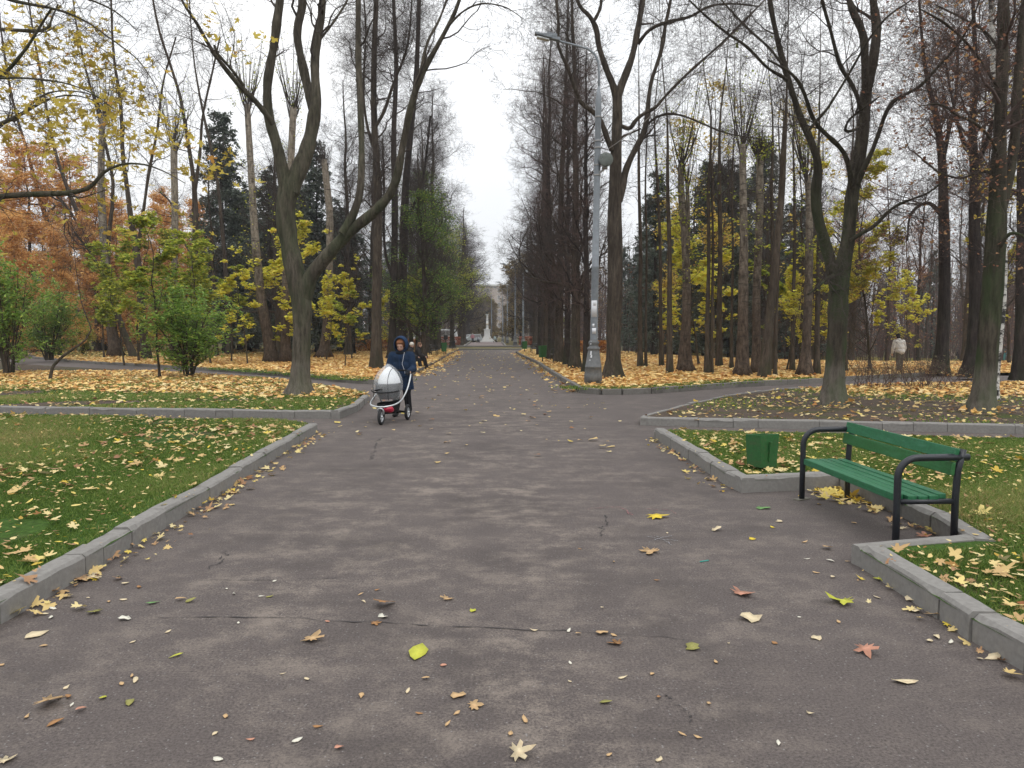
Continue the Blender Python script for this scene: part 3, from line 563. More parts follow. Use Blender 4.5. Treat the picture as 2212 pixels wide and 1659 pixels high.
def lilac(seed, h=3.3, w_=1.7, n=6500, leaf=None):
    rng = np.random.default_rng(seed); S = []
    for k in range(13):
        a = rng.uniform(0, 2 * PI); l = rng.uniform(.15, .55); q = np.linspace(0, 1, 7); hh = h * rng.uniform(.55, .95)
        S.append(np.stack([np.cos(a) * (.08 + l * w_ * q ** 1.3), np.sin(a) * (.08 + l * w_ * q ** 1.3), hh * q], 1) + np.cumsum(rng.normal(0, .03, (7, 3)), 0))
    S = np.array(S); S[:, 0, 2] = 0; RS = np.linspace(.028, .008, 7)[None].repeat(len(S), 0)
    A, RA = kids(rng, S, RS, 12, (.10, 1), (.55, 1.15), (30, 80), .35, .15, 5, .5, .3, .012, .35); B, RB = kids(rng, A, RA, 5, (.25, 1), (.2, .5), (25, 60), .2, .2, 3, .5, .4, .006, .3, .0024)
    g = Geo(); tubes(g, S, RS, 6); tubes(g, A, RA, 4); tubes(g, B, RB, 3); lg = Geo(); P = B[:, 1:].reshape(-1, 3); i = rng.integers(0, len(P), n)
    leaves(lg, rng, P[i] + rng.normal(0, .06, (n, 3)), rng.uniform(.07, .13, n), OVAL, .55, .35, None, .6); return [('stems', g.mesh('lilac_stems', B_WOOD)), ('foliage', lg.mesh('lilac_foliage', leaf or L_LIL))]

for i in range(4): proto('linden', linden(100 + i, 21, .25, 34, 1.25))
for i in range(2): proto('column_linden', linden(120 + i, 21, .24, 34, 1.1, .12, .20, bk=B_LINP, tw=B_TWIGR, narrow=True))
for i in range(2): proto('leafy_linden', linden(130 + i, 17, .2, 36, .9, .12, .24, L_GRN if i == 0 else L_GRY, 9000 if i == 0 else 7000, (.10, .78)))
for i in range(4): proto('slender', slender(140 + i, 17 + i, .13 + .015 * i))
for i in range(2): proto('yellow_slender', slender(150 + i, 14, .09, 16, .3, L_OLV, 1300, size=.15))
for i in range(2): proto('oak', slender(160 + i, 18, .23, 26, .25, L_BRN, 5200, spread=.27, size=.085, bk=B_LINP, tw=B_TWIGR))
for i in range(3): proto('yellow_sapling', sapling(170 + i, 6 + .6 * i, 17, L_YEL if i != 1 else L_GRY, 1500, .185, patch=.12))
proto('green_sapling', sapling(175, 6.5, 18, L_GRY, 3000, .17, patch=-.15)); proto('autumn_linden', linden(138, 17, .2, 40, 1.0, .05, .26, leafmat('hazy_leaf', [(0, (.09, .075, .035)), (.5, (.20, .16, .07)), (1, (.36, .25, .10))], .35), 11000, (.03, 1), tw=B_TWIGR, lsz=2.4)); proto('big_yellow', sapling(177, 9.5, 26, L_YEL, 4600, .17, .07, .33, .10, .06))
for i in range(2): proto('spruce', spruce(180 + i))
for i in range(2): proto('larch', larch(190 + i))
proto('lilac', lilac(200, 3.3, 1.9, 7000)); proto('lilac', lilac(201, 3.2, 2.0, 5500)); proto('shrub', lilac(202, 3.0, 1.8, 3600, L_GRY))
KINDS = dict(autumn_linden=('linden_tree', 'linden'), linden=('linden_tree', 'linden'), column_linden=('columnar_tree', 'tree'), leafy_linden=('leafy_linden_tree', 'linden'), slender=('slender_tree', 'tree'), yellow_slender=('yellow_leaved_tree', 'tree'), oak=('oak_tree', 'oak'), yellow_sapling=('maple_sapling', 'sapling'), green_sapling=('maple_sapling', 'sapling'), big_yellow=('yellow_maple_tree', 'maple'), spruce=('spruce_tree', 'spruce'), larch=('larch_tree', 'larch'), lilac=('lilac_bush', 'bush'), shrub=('shrub', 'bush'))
prng = random.Random(9)
def plant(kind, var, loc, label, group=None, s=1.0, rz=None, lean=None):
    nm, cat = KINDS[kind]; pr = PROTO[kind][var % len(PROTO[kind])]
    o = thing(nm, label, cat, loc, prng.uniform(0, 6.28) if rz is None else rz, group, s)
    if lean: o.rotation_euler = (lean[1], lean[0], o.rotation_euler[2])
    for n, me in pr: link(n, me, o)
    return o

# ------------------------------------------------------------------ trees whose limbs are set out one by one
def limb(pts, Y0, Y1, K=18):
    q = resample([list(p) for p in pts], K); u = np.linspace(0, 1, K); P = []; R = []
    for (px, py, wp), t in zip(q, u):
        Y = Y0 + (Y1 - Y0) * t; P.append(D(px, py, Y)); R.append(wp * .5 * Y / F)
    return np.array(P), np.array(R)
def own_tree(name, label, cat, limbs, bk, seed, nk=(9, 7, 5, 3), L=(1.2, 2.6), tw=None, base=None, kt=(.25, 1), leaf=None, nleaf=0, leafbox=None, group=None, flare=.5, lshape=STAR, lsize=.13, knots=0, up=.5, thin=None):
    rng = np.random.default_rng(seed); base = np.array(base); root = thing(name, label, cat, base, 0, group); g = Geo(); big = []; bigR = []
    for i, (pts, y0, y1) in enumerate(limbs):
        P, R = limb(pts, y0, y1); R = R * (1 + rng.normal(0, .035, len(R)))
        if i == 0:
            P[0] = base - [0, 0, .05]; z = P[:, 2] - base[2]; R = R * (1 + flare * np.exp(-np.maximum(z, 0) / .22))
            K2 = 40; u = np.linspace(0, 1, 18); uu = np.linspace(0, 1, K2) ** 1.6; P2_ = np.stack([np.interp(uu, u, P[:, j]) for j in range(3)], 1); R2 = np.interp(uu, u, R); R2 = R2 * (1 + .25 * flare * np.exp(-np.maximum(P2_[:, 2] - base[2], 0) / .1))
            S = 18; an = 2 * PI * np.arange(S) / S; z2 = np.maximum(P2_[:, 2] - base[2], 0)
            lob = 1 + .16 * np.exp(-z2 / .3)[:, None] * np.cos(5 * an + 1)[None] + .03 * rng.normal(0, 1, (1, S)) + .02 * rng.normal(0, 1, (K2, S))
            T = nrm(np.gradient(P2_, axis=0)); ux = nrm(np.array([[1.0, 0, 0]]) - T * T[:, :1]); uy = np.cross(T, ux)
            V = P2_[:, None] + (R2[:, None] * lob)[..., None] * (np.cos(an)[None, :, None] * ux[:, None] + np.sin(an)[None, :, None] * uy[:, None]) - base
            k = np.arange(K2 - 1)[:, None] * S; s_ = np.arange(S)[None]; s2 = (s_ + 1) % S; g.add(V, np.stack([k + s_, k + s2, k + S + s2, k + S + s_], -1).reshape(-1, 4))
        else:
            u = np.linspace(0, 1, len(P)); uu = np.linspace(0, 1, 60); PP = np.stack([np.interp(uu, u, P[:, j]) for j in range(3)], 1); RR = np.interp(uu, u, R); PP[1:-1] = (PP[:-2] + PP[1:-1] + PP[2:]) / 3
            ks = rng.uniform(0, 6.28, 4); RR = RR * (1 + .05 * np.sin(uu * 19 + ks[0]) + .045 * np.sin(uu * 43 + ks[1]) + .03 * rng.normal(0, 1, 60) + .22 * np.exp(-((uu - rng.uniform(.2, .8)) / .018) ** 2)); tubes(g, (PP - base)[None], RR[None], 12)
        big.append(P - base); bigR.append(R)
    g.build('trunk', bk, root); P = np.array(big); R = np.array(bigR)
    if thin: P = P[thin:]; R = R[thin:]
    A, RA = kids(rng, P, R, nk[0], kt, L, (32, 72), up * .8, .26, 8, .38, .25, .045, .35); B, RB = kids(rng, A, RA, nk[1], (.2, 1), (.5, 1.45), (28, 70), .15, .3, 6, .5, .3, .014, .4)
    C, RC = kids(rng, B, RB, nk[2], (.15, 1), (.3, .95), (25, 70), .0, .35, 5, .5, .4, .007, .35, .0030); E, RE = kids(rng, C, RC, nk[3], (.2, 1), (.15, .5), (25, 65), .0, .3, 3, .6, .5, .005, .3, .0024)
    c = Geo(); tubes(c, A, RA, 5); tubes(c, B, RB, 4); tubes(c, C, RC, 3); tubes(c, E, RE, 3); c.build('twigs', tw or B_TWIG, root)
    if leaf:
        lg = Geo(); Q = np.concatenate([C[:, 1:].reshape(-1, 3), E.reshape(-1, 3)]); vn = vnoise(rng, Q[:, 0] + Q[:, 2], Q[:, 1] - Q[:, 2], 1.5); Q = Q[vn > -.1]; i = rng.integers(0, len(Q), nleaf)
        leaves(lg, rng, Q[i] + rng.normal(0, .05, (nleaf, 3)), rng.uniform(.55, 1.2, nleaf) * lsize, lshape, .6, .3, None, .5); lg.build('foliage', leaf, root)
    return root
def up_(pts, dx, w_): return pts + [(pts[-1][0] + dx, pts[-1][1] - 130, w_), (pts[-1][0] + dx * 1.5, pts[-1][1] - 300, max(2, w_ * .4))]

bl = G(648, 853, .115); y = bl[1]
own_tree('maple_tree', 'grey-green maple with several forked limbs on the left bed, its foot limewashed', 'maple', [
    ([(648, 853, 44), (650, 790, 40), (653, 720, 38), (652, 650, 42), (640, 600, 42), (624, 520, 40), (617, 460, 40), (622, 415, 40), (630, 390, 38)], y, y),
    (up_([(624, 430, 34), (612, 380, 28), (602, 325, 24), (589, 285, 20), (580, 250, 20), (577, 180, 19), (592, 100, 18), (600, 30, 17), (605, 0, 16)], 10, 12), y, y - .7),
    (up_([(628, 415, 36), (640, 380, 38), (658, 340, 32), (670, 300, 28), (679, 250, 27), (684, 212, 21), (679, 138, 18), (687, 80, 16), (694, 40, 15), (697, 0, 14)], 6, 11), y, y + .8),
    (up_([(676, 235, 20), (662, 178, 18), (646, 105, 17), (641, 68, 16), (650, 25, 17), (654, 0, 16)], -6, 12), y + .5, y + 1.3),
    ([(656, 640, 36), (664, 606, 32), (690, 572, 28), (722, 535, 27), (755, 500, 25), (800, 466, 22), (840, 426, 19), (858, 385, 17), (868, 325, 15), (888, 228, 14), (908, 165, 12), (940, 108, 10), (965, 62, 9), (988, 15, 8), (1010, -60, 5)], y, y - 1.8),
    (up_([(738, 505, 18), (762, 468, 17), (777, 425, 15), (781, 370, 14), (781, 300, 14), (778, 220, 13), (774, 120, 12), (774, 0, 11)], 4, 8), y - .5, y + .5),
    ([(590, 268, 13), (570, 240, 12), (548, 215, 12), (520, 188, 11), (482, 142, 9), (457, 107, 8), (425, 50, 6), (398, 10, 5), (370, -50, 3)], y - .4, y - 2.5),
    ([(526, 184, 7), (500, 150, 6), (472, 118, 6), (463, 98, 5)], y - 1.4, y - 2.2),
    ([(692, 84, 6), (715, 55, 5), (748, 5, 4), (765, -40, 3)], y + .6, y + 1.6), ([(908, 160, 8), (916, 120, 7), (926, 85, 6), (950, 40, 5), (975, -30, 4)], y - 1.3, y - .8),
    ([(965, 60, 5), (1000, 25, 4), (1040, 8, 3.5), (1090, 15, 2.5), (1130, 40, 1.5)], y - 1.6, y - 2.5)],
    B_MAP, 301, (5, 7, 4, 3), (1.0, 2.8), base=bl, kt=(.35, 1), thin=1)
bl = G(1323, 817, .115); y = bl[1]
own_tree('linden_tree', 'tall dark tree with a wide fork standing just right of the big lamp post', 'linden', [
    ([(1323, 817, 36), (1325, 770, 32), (1327, 680, 31), (1329, 560, 30), (1328, 470, 29), (1329, 400, 27), (1332, 300, 22), (1334, 240, 20), (1333, 200, 21)], y, y),
    (up_([(1333, 215, 17), (1325, 185, 15), (1317, 168, 13), (1303, 130, 12), (1292, 95, 11), (1289, 62, 10), (1280, 42, 9), (1262, 20, 8), (1246, 0, 7)], -20, 4), y, y - 1),
    (up_([(1333, 212, 18), (1342, 185, 17), (1352, 160, 15), (1366, 122, 13), (1375, 78, 13), (1382, 40, 12), (1388, 0, 11)], 10, 7), y, y + .8),
    ([(1283, 46, 7), (1295, 22, 7), (1299, 0, 6), (1304, -80, 4)], y - .6, y - .2),
    ([(1378, 95, 8), (1392, 76, 8), (1408, 61, 7), (1440, 48, 7), (1491, 36, 6), (1531, 14, 5), (1581, 8, 4), (1640, 14, 3)], y + .5, y - 1.5),
    ([(1322, 325, 12), (1312, 300, 11), (1297, 258, 11), (1280, 240, 10), (1257, 226, 10), (1241, 188, 8), (1226, 145, 7), (1204, 95, 7), (1207, 50, 6), (1201, 0, 5), (1195, -60, 3)], y - .1, y - 1.5),
    ([(1338, 435, 15), (1344, 405, 15), (1353, 362, 14), (1371, 325, 13), (1393, 282, 12), (1399, 238, 10), (1406, 178, 8), (1428, 112, 8), (1438, 50, 7), (1449, 0, 6), (1458, -70, 4)], y, y + 1.2),
    ([(1338, 270, 9), (1350, 277, 9), (1362, 280, 9), (1374, 258, 8), (1392, 244, 8), (1413, 236, 7), (1434, 211, 6), (1482, 162, 6), (1531, 118, 5), (1563, 90, 5), (1607, 45, 4), (1652, 0, 3)], y, y - 1.5),
    ([(1390, 280, 6), (1410, 258, 5), (1440, 246, 5), (1475, 250, 4), (1520, 268, 4), (1570, 288, 3), (1640, 300, 2)], y + .5, y - 1),
    ([(1329, 330, 5), (1342, 298, 5), (1362, 288, 4), (1384, 278, 4)], y, y + .6)],
    B_LIN, 302, (7, 7, 5, 4), (1.0, 2.4), base=bl, kt=(.2, 1), thin=1)
bl = G(1799, 873, .10); y = bl[1]
own_tree('maple_tree', 'mossy forked maple with a pale limewashed foot on the bare right bed', 'maple', [
    ([(1799, 873, 46), (1803, 800, 41), (1808, 720, 39), (1811, 650, 40), (1813, 610, 42), (1822, 570, 34), (1832, 520, 28), (1836, 470, 27), (1842, 410, 27), (1850, 370, 27), (1862, 300, 25), (1869, 230, 24), (1872, 195, 22)], y, y + .3),
    (up_([(1806, 625, 30), (1795, 570, 26), (1779, 515, 23), (1765, 465, 22), (1757, 420, 19), (1768, 390, 18), (1766, 325, 16), (1742, 288, 15), (1720, 228, 13), (1702, 168, 12), (1687, 120, 11), (1675, 62, 10), (1662, 0, 9)], -12, 5), y, y - 1.2),
    ([(1699, 172, 7), (1678, 158, 7), (1658, 147, 6), (1612, 100, 6), (1568, 70, 5), (1514, 25, 4), (1470, -20, 3)], y - .9, y - 2.2),
    ([(1690, 140, 6), (1662, 104, 5), (1620, 66, 5), (1585, 30, 4), (1550, -10, 3)], y - .9, y + .4),
    (up_([(1871, 205, 17), (1868, 140, 16), (1866, 78, 16), (1850, 40, 15), (1834, 0, 13)], -14, 7), y + .2, y - .6),
    (up_([(1872, 200, 19), (1882, 160, 19), (1889, 112, 18), (1894, 55, 18), (1886, 0, 16)], -4, 10), y + .2, y + .8),
    ([(1862, 245, 10), (1852, 208, 9), (1834, 172, 9), (1814, 140, 8), (1794, 65, 7), (1776, 0, 6), (1765, -70, 3)], y + .2, y - 1.2),
    ([(1842, 408, 12), (1830, 345, 10), (1814, 318, 10), (1790, 295, 9), (1766, 272, 9), (1754, 250, 8), (1731, 187, 7), (1704, 154, 6), (1660, 130, 4)], y, y - 1.8),
    ([(1838, 520, 10), (1848, 512, 9), (1868, 500, 9), (1884, 492, 8), (1903, 474, 8), (1921, 455, 7), (1945, 440, 6), (1971, 430, 5), (2009, 414, 4), (2050, 380, 3)], y, y - 1.5),
    ([(1852, 400, 12), (1862, 372, 11), (1878, 340, 10), (1894, 300, 9), (1907, 262, 9), (1921, 226, 8), (1950, 206, 7), (1982, 192, 7), (2021, 150, 6), (2069, 97, 5), (2099, 45, 4), (2116, 0, 3), (2130, -60, 2)], y + .1, y - 1.6),
    ([(1742, 290, 5), (1762, 262, 6), (1784, 240, 6), (1806, 205, 5), (1831, 165, 5), (1879, 82, 5), (1921, 32, 4), (1969, 0, 3), (2010, -50, 2)], y - .9, y - 2.2),
    ([(1856, 275, 6), (1842, 282, 6), (1826, 283, 6), (1832, 262, 5), (1850, 245, 5), (1880, 224, 4), (1900, 208, 3)], y, y - .8),
    ([(1810, 590, 8), (1790, 600, 7), (1768, 618, 6), (1746, 636, 4)], y, y - 1)],
    B_MOSS, 303, (8, 7, 5, 3), (.8, 2.4), base=bl, kt=(.3, 1), thin=1)
bl = G(2122, 888, .10); y = bl[1]
own_tree('linden_tree', 'thick moss-covered trunk at the right edge, in front of the white birch', 'linden', [
    ([(2122, 888, 46), (2130, 800, 42), (2138, 700, 41), (2146, 600, 40), (2152, 500, 38), (2156, 400, 32), (2158, 330, 28)], y, y),
    (up_([(2154, 440, 28), (2158, 350, 27), (2162, 225, 23), (2166, 100, 22), (2168, 0, 21)], 2, 14), y, y),
    (up_([(2152, 510, 26), (2164, 440, 24), (2178, 380, 23), (2190, 325, 20), (2197, 200, 18), (2206, 80, 16), (2214, 0, 14)], 8, 8), y, y + .7),
    ([(2150, 560, 8), (2175, 510, 7), (2200, 505, 6), (2240, 530, 4), (2290, 540, 3)], y, y - 1), ([(2160, 350, 7), (2140, 300, 6), (2105, 265, 6), (2070, 250, 5), (2030, 225, 4), (1985, 230, 2)], y, y - 1),
    ([(2163, 200, 6), (2130, 150, 6), (2090, 95, 5), (2040, 50, 5), (1985, 18, 3)], y, y - 1.2), ([(2166, 120, 6), (2130, 70, 5), (2080, 40, 4), (2020, 10, 3)], y, y + 1), ([(2156, 380, 6), (2120, 370, 6), (2075, 385, 5), (2030, 372, 3), (1990, 345, 2)], y, y + .8)],
    B_MOSS, 304, (7, 7, 5, 3), (.8, 2.0), B_TWIGR, bl, (.2, 1), L_BRN, 1300, lsize=.075, thin=1)
# the maple standing outside the frame on the left reaches in with its yellow sprays
bl = np.array([-9.4, 10.2, .125]); y = bl[1]
own_tree('maple_tree', 'yellow-leaved maple reaching in from beyond the left edge above the lawn', 'maple', [
    ([(-370, 960, 60), (-366, 800, 50), (-358, 600, 46), (-340, 400, 42), (-318, 200, 36), (-300, 0, 30), (-290, -250, 16)], y, y),
    ([(-346, 560, 24), (-260, 500, 20), (-140, 455, 17), (-40, 432, 14), (20, 422, 13), (80, 419, 12), (140, 418, 11), (185, 412, 9), (208, 396, 8), (222, 372, 7), (245, 356, 5), (290, 352, 4), (340, 362, 3), (400, 396, 1.5)], y, y - .6),
    ([(-330, 360, 20), (-230, 320, 15), (-110, 300, 12), (0, 268, 9), (40, 250, 8), (70, 232, 6), (110, 212, 4), (160, 205, 3), (230, 225, 2)], y, y + .8),
    ([(-322, 260, 18), (-200, 240, 12), (-80, 205, 9), (0, 168, 7), (28, 140, 7), (60, 100, 6), (85, 60, 5), (110, 20, 4)], y, y - .8),
    ([(-305, 90, 16), (-180, 70, 11), (-60, 62, 9), (0, 63, 8), (50, 66, 7), (98, 67, 6), (108, 48, 4), (125, 10, 3)], y, y + .6),
    ([(-300, 20, 14), (-160, -30, 10), (-40, -20, 8), (20, 0, 7), (70, 10, 6), (130, 22, 5), (190, 48, 4), (240, 85, 3), (300, 130, 2.5), (345, 200, 1.5)], y, y - 1.2),
    ([(-200, 10, 8), (-60, -30, 6), (80, -25, 5), (180, -5, 4), (250, 25, 3), (300, 70, 2)], y, y + 1.2), ([(-60, 175, 6), (20, 168, 5), (90, 172, 4), (150, 182, 3), (205, 205, 2), (245, 235, 1.5)], y - .4, y - 1.4), ([(30, 262, 5), (90, 208, 4), (140, 196, 3), (200, 205, 2), (235, 228, 1.2)], y + .5, y + 1.4)],
    B_MAP, 305, (6, 5, 3, 2), (.5, 1.5), base=bl, kt=(.40, 1), leaf=L_OLV, nleaf=1250, lshape=MAPLE, lsize=.115, thin=1, up=.0)
# ------------------------------------------------------------------ thinner traced trees
def mid(name, label, cat, pts, bk, seed, nk=(14, 7, 5, 3), L=(1.2, 3.2), extra=(), zb=.115, tw=None, kt=(.35, 1), leaf=None, nleaf=0, group=None, lsize=.12, flare=.35, Y=None):
    b = G(pts[0][0], pts[0][1], zb); y = b[1]
    return own_tree(name, label, cat, [(up_([*pts], (pts[-1][0] - pts[-2][0]) * .8, pts[-1][2] * .6), y, y)] + [(list(e), y, y + (1 if i % 2 else -1)) for i, e in enumerate(extra)], bk, seed, nk, L, tw, b, kt, leaf, nleaf, None, group, flare, STAR, lsize)
mid('linden_tree', 'straight dark linden trunk directly left of the woman in blue', 'linden', [(813, 797, 24), (813, 700, 21), (815, 560, 20), (817, 420, 17), (808, 260, 13), (808, 120, 11), (813, 0, 10)], B_LIN, 401, (38, 8, 6, 4), (1.2, 3.0),
    [[(808, 280, 8), (830, 240, 7), (850, 180, 6), (880, 100, 4), (890, 0, 3)], [(812, 330, 7), (795, 280, 6), (785, 200, 5), (790, 60, 4), (780, -60, 3)]], kt=(.3, 1))
mid('linden_tree', 'dark twin-looking linden rising behind the hood of the woman in blue', 'linden', [(848, 775, 19), (849, 700, 17), (852, 560, 15), (853, 420, 13), (850, 300, 11), (856, 150, 9), (850, 0, 7)], B_LINP, 402, (36, 8, 6, 4), (1.2, 3.2), [[(850, 600, 7), (835, 560, 6), (829, 500, 6), (830, 420, 5), (826, 300, 4)]], kt=(.2, 1))
mid('linden_tree', 'dark linden just right of the woman in blue, behind the two seated people', 'linden', [(868, 772, 21), (868, 640, 19), (872, 520, 18), (876, 400, 15), (888, 280, 12), (900, 150, 10), (905, 0, 8)], B_LINP, 403, (36, 8, 6, 4), (1.2, 3.2), [[(874, 480, 8), (895, 440, 6), (915, 380, 5), (930, 250, 4)]], kt=(.2, 1))
G_L = 'leaning bare trees of the left wood'
for i, (pts, ex) in enumerate([
    ([(187, 758, 14), (175, 710, 13), (152, 640, 12), (132, 590, 12), (115, 520, 10), (100, 470, 9), (83, 420, 8), (60, 330, 6), (30, 230, 5), (10, 120, 4)], [[(122, 545, 6), (90, 510, 5), (45, 480, 4), (-5, 450, 3)], [(98, 465, 5), (120, 440, 4), (60, 440, 3), (-5, 400, 3)]]),
    ([(222, 757, 15), (212, 700, 14), (204, 620, 13), (192, 540, 12), (178, 490, 11), (160, 440, 8), (135, 380, 7), (110, 290, 6), (90, 170, 5), (70, 60, 4)], [[(190, 535, 6), (160, 470, 5), (120, 420, 4), (60, 380, 3)]]),
    ([(290, 770, 13), (274, 735, 12), (258, 690, 12), (240, 630, 11), (232, 560, 9), (238, 480, 8), (246, 400, 7), (230, 320, 6), (208, 230, 5), (180, 130, 4)], [[(222, 590, 6), (195, 545, 5), (160, 500, 4)]]),
    ([(318, 776, 17), (310, 720, 16), (304, 640, 15), (298, 560, 15), (286, 500, 12), (276, 415, 9), (264, 330, 8), (262, 230, 7), (245, 120, 5), (240, 0, 4)], [[(298, 540, 8), (312, 440, 6), (322, 370, 6), (340, 280, 5), (352, 180, 4), (380, 80, 3)]]),
    ([(437, 772, 15), (432, 700, 14), (424, 620, 13), (422, 560, 13), (422, 470, 12), (420, 400, 10), (405, 300, 8), (385, 190, 6), (350, 90, 5), (330, 0, 4)], [[(420, 420, 8), (432, 330, 6), (438, 250, 5), (460, 150, 4), (475, 80, 3)], [(420, 560, 5), (385, 500, 4), (370, 440, 4), (345, 415, 3)]]),
    ([(497, 765, 12), (494, 690, 11), (490, 610, 10), (480, 500, 8), (468, 380, 6), (440, 250, 5)], [])]):
    lab = ['leaning bare tree farthest left in the leaf bed, its trunk bent towards the left edge', 'second leaning bare tree from the left, thin branches sweeping left', 'bare tree bowing strongly left beside the pale thick trunk', 'bare tree with a tall straight side stem left of the green bush', 'bare tree whose trunk stands directly behind the green bush', 'thin bare trunk just right of the green bush'][i]
    mid('bare_tree', lab, 'tree', pts, B_WOOD, 410 + i, (15, 7, 4, 3), (1.5, 4.0), ex, group=G_L)

def poplar(label, pts, seed, shoots=26, leaf=True, zb=.115, group='pollarded pale poplars', sh=(1.5, 5.0), bk=None):
    rng = np.random.default_rng(seed); b = G(pts[0][0], pts[0][1], zb); y = b[1]; root = thing('pollarded_poplar', label, 'poplar', b, 0, group)
    P, R = limb(pts, y, y, 26); P[0] = b; P = P - b; z = P[:, 2]; R = R * (1 + .7 * np.exp(-z / .35)) * (1 + rng.normal(0, .03, 26)); g = Geo(); tubes(g, P[None], R[None], 14, .5, True)
    A0, RA0 = kids(rng, P[None, -4:], R[None, -4:], shoots, (.3, 1), sh, (10, 32), .7, .05, 6, .25, .2, .03, .1); A1, RA1 = kids(rng, P[None], R[None], 20, (.35, .95), (.5, 1.8), (45, 80), .9, .12, 6, .08, .3, .015, .1); A = np.concatenate([A0, A1]); RA = np.concatenate([RA0, RA1])
    B, RB = kids(rng, A, RA, 7, (.2, 1), (.3, .9), (20, 50), .4, .15, 4, .5, .3, .007, .3, .0024); C, RC = kids(rng, B, RB, 3, (.2, 1), (.15, .4), (20, 50), .1, .2, 3, .5, .4, .005, .3, .002)
    g.build('trunk', bk or B_POP, root); c = Geo(); tubes(c, A, RA, 5); tubes(c, B, RB, 3); tubes(c, C, RC, 3); c.build('shoots', B_TWIG, root)
    if leaf:
        lg = Geo(); Q = C.reshape(-1, 3); n = 500; i = rng.integers(0, len(Q), n); leaves(lg, rng, Q[i] + rng.normal(0, .05, (n, 3)), rng.uniform(.06, .12, n), QUAD, .7, .3); lg.build('foliage', L_GRY, root)
    return root
poplar('pale pollarded trunk leaning left beside the forked maple, cut off at the top', [(588, 783, 27), (578, 720, 23), (566, 660, 21), (558, 590, 19), (550, 500, 16), (544, 400, 14), (538, 300, 13), (534, 226, 12)], 451)
poplar('upright pale pollarded trunk seen behind the forked maple', [(617, 783, 23), (616, 700, 20), (618, 600, 18), (622, 480, 16), (627, 380, 15), (631, 290, 14), (634, 232, 14)], 452)
poplar('brownish pollarded trunk between the forked maple and the woman in blue', [(700, 773, 27), (704, 720, 18), (709, 640, 16), (712, 560, 15), (712, 460, 15), (706, 400, 14), (700, 345, 13)], 453, 34, False, sh=(.6, 2.0))
poplar('thick pale trunk in the left leaf bed, standing among the leaning trees', [(250, 770, 24), (240, 700, 21), (233, 640, 19), (226, 540, 17), (219, 430, 15), (219, 330, 13), (222, 245, 12)], 454)
poplar('second thick pale trunk, standing behind the green bush on its left side', [(378, 780, 16), (376, 700, 15), (377, 560, 14), (378, 450, 14), (376, 360, 14), (376, 310, 14)], 455)
poplar('pale ringed trunk right of the forked lamp-post tree, cut off high up', [(1483, 804, 27), (1482, 760, 20), (1483, 700, 19), (1483, 600, 17), (1479, 500, 16), (1472, 420, 14), (1470, 355, 11)], 456, 14)
poplar('short-topped twin beside the ringed pale trunk', [(1470, 804, 14), (1476, 720, 12), (1482, 640, 11), (1486, 540, 10), (1486, 440, 9), (1484, 392, 8)], 457, 12)
poplar('stout pale trunk with a flaring foot in the right leaf bed', [(1603, 812, 28), (1604, 760, 24), (1605, 680, 22), (1606, 590, 20), (1607, 500, 17), (1605, 400, 15), (1604, 312, 13)], 458, 16)
poplar('pale trunk right behind the stout one, its top bushy with shoots', [(1634, 806, 20), (1634, 740, 18), (1634, 640, 17), (1638, 540, 16), (1641, 430, 16), (1641, 335, 15)], 459, 34, sh=(.5, 1.6))
poplar('leaning pale brown trunk with a broad foot, left of the mossy forked maple', [(1738, 812, 26), (1742, 740, 19), (1746, 640, 18), (1748, 540, 16), (1748, 440, 14), (1744, 380, 13)], 460, 16)

G_R = 'slim trunks of the right wood'
RT = [(1383, 793, 9, -2), (1395, 792, 5, 0), (1429, 791, 8, -8), (1447, 807, 11, -4), (1527, 807, 9, 4), (1537, 807, 6, 2), (1553, 792, 11, 2), (1580, 796, 6, 2), (1650, 816, 18, 40), (1664, 801, 9, 4), (1674, 812, 6, 10), (1711, 802, 8, 6), (1764, 811, 11, 4), (1824, 802, 8, 12)]
RL = ['slim brown trunk nearest the forked lamp-post tree on its right', 'thin stick-like trunk beside the slim brown trunk', 'slim dark trunk with a bent foot left of the ringed poplar', 'brown trunk in front of the bent one, left of the ringed poplar', 'slim brown trunk right of the ringed poplar', 'thin trunk paired with the slim one right of the ringed poplar', 'upright brown trunk midway between the ringed and the stout poplar', 'thin trunk close to the left of the stout poplar', 'brown trunk slanting right, right of the stout poplar', 'slim trunk behind the slanting one', 'thin leaning trunk in front of the slanting one', 'thin dark trunk left of the broad-footed pale trunk', 'brown trunk touching the right side of the broad-footed pale trunk', 'thin dark trunk just right of the mossy forked maple']
for i, ((bx, by, w_, dx), lab) in enumerate(zip(RT, RL)):
    k = 1.0; mid('slender_tree', lab, 'tree', [(bx, by, w_ * 1.2), (bx + dx * .3, by - 120, w_), (bx + dx * .6 + 2, by - 260, w_ * .85), (bx + dx - 1, by - 400, w_ * .7), (bx + dx * 1.3 + 6 * math.sin(i * 2.1), by - 540, w_ * .38), (bx + dx * 1.5 + 12 * math.sin(i * 1.3), by - 640, w_ * .2)], B_WOOD, 470 + i, (15, 7, 5, 3), (.9, 2.4), group=G_R)
mid('linden_tree', 'thick dark trunk behind the dry bush on the right', 'linden', [(2030, 806, 30), (2036, 740, 26), (2040, 640, 24), (2040, 540, 22), (2038, 450, 20), (2036, 360, 17), (2024, 260, 12), (2000, 160, 8), (1990, 60, 6)], B_LINP, 490, (26, 8, 5, 4), (1.6, 4.4), [[(2038, 470, 10), (2010, 440, 8), (1985, 445, 6), (1965, 470, 5), (1960, 520, 3)], [(2036, 350, 10), (2050, 280, 8), (2066, 190, 6), (2070, 60, 5)]], tw=B_TWIGR, leaf=L_BRN, nleaf=1800, lsize=.08)
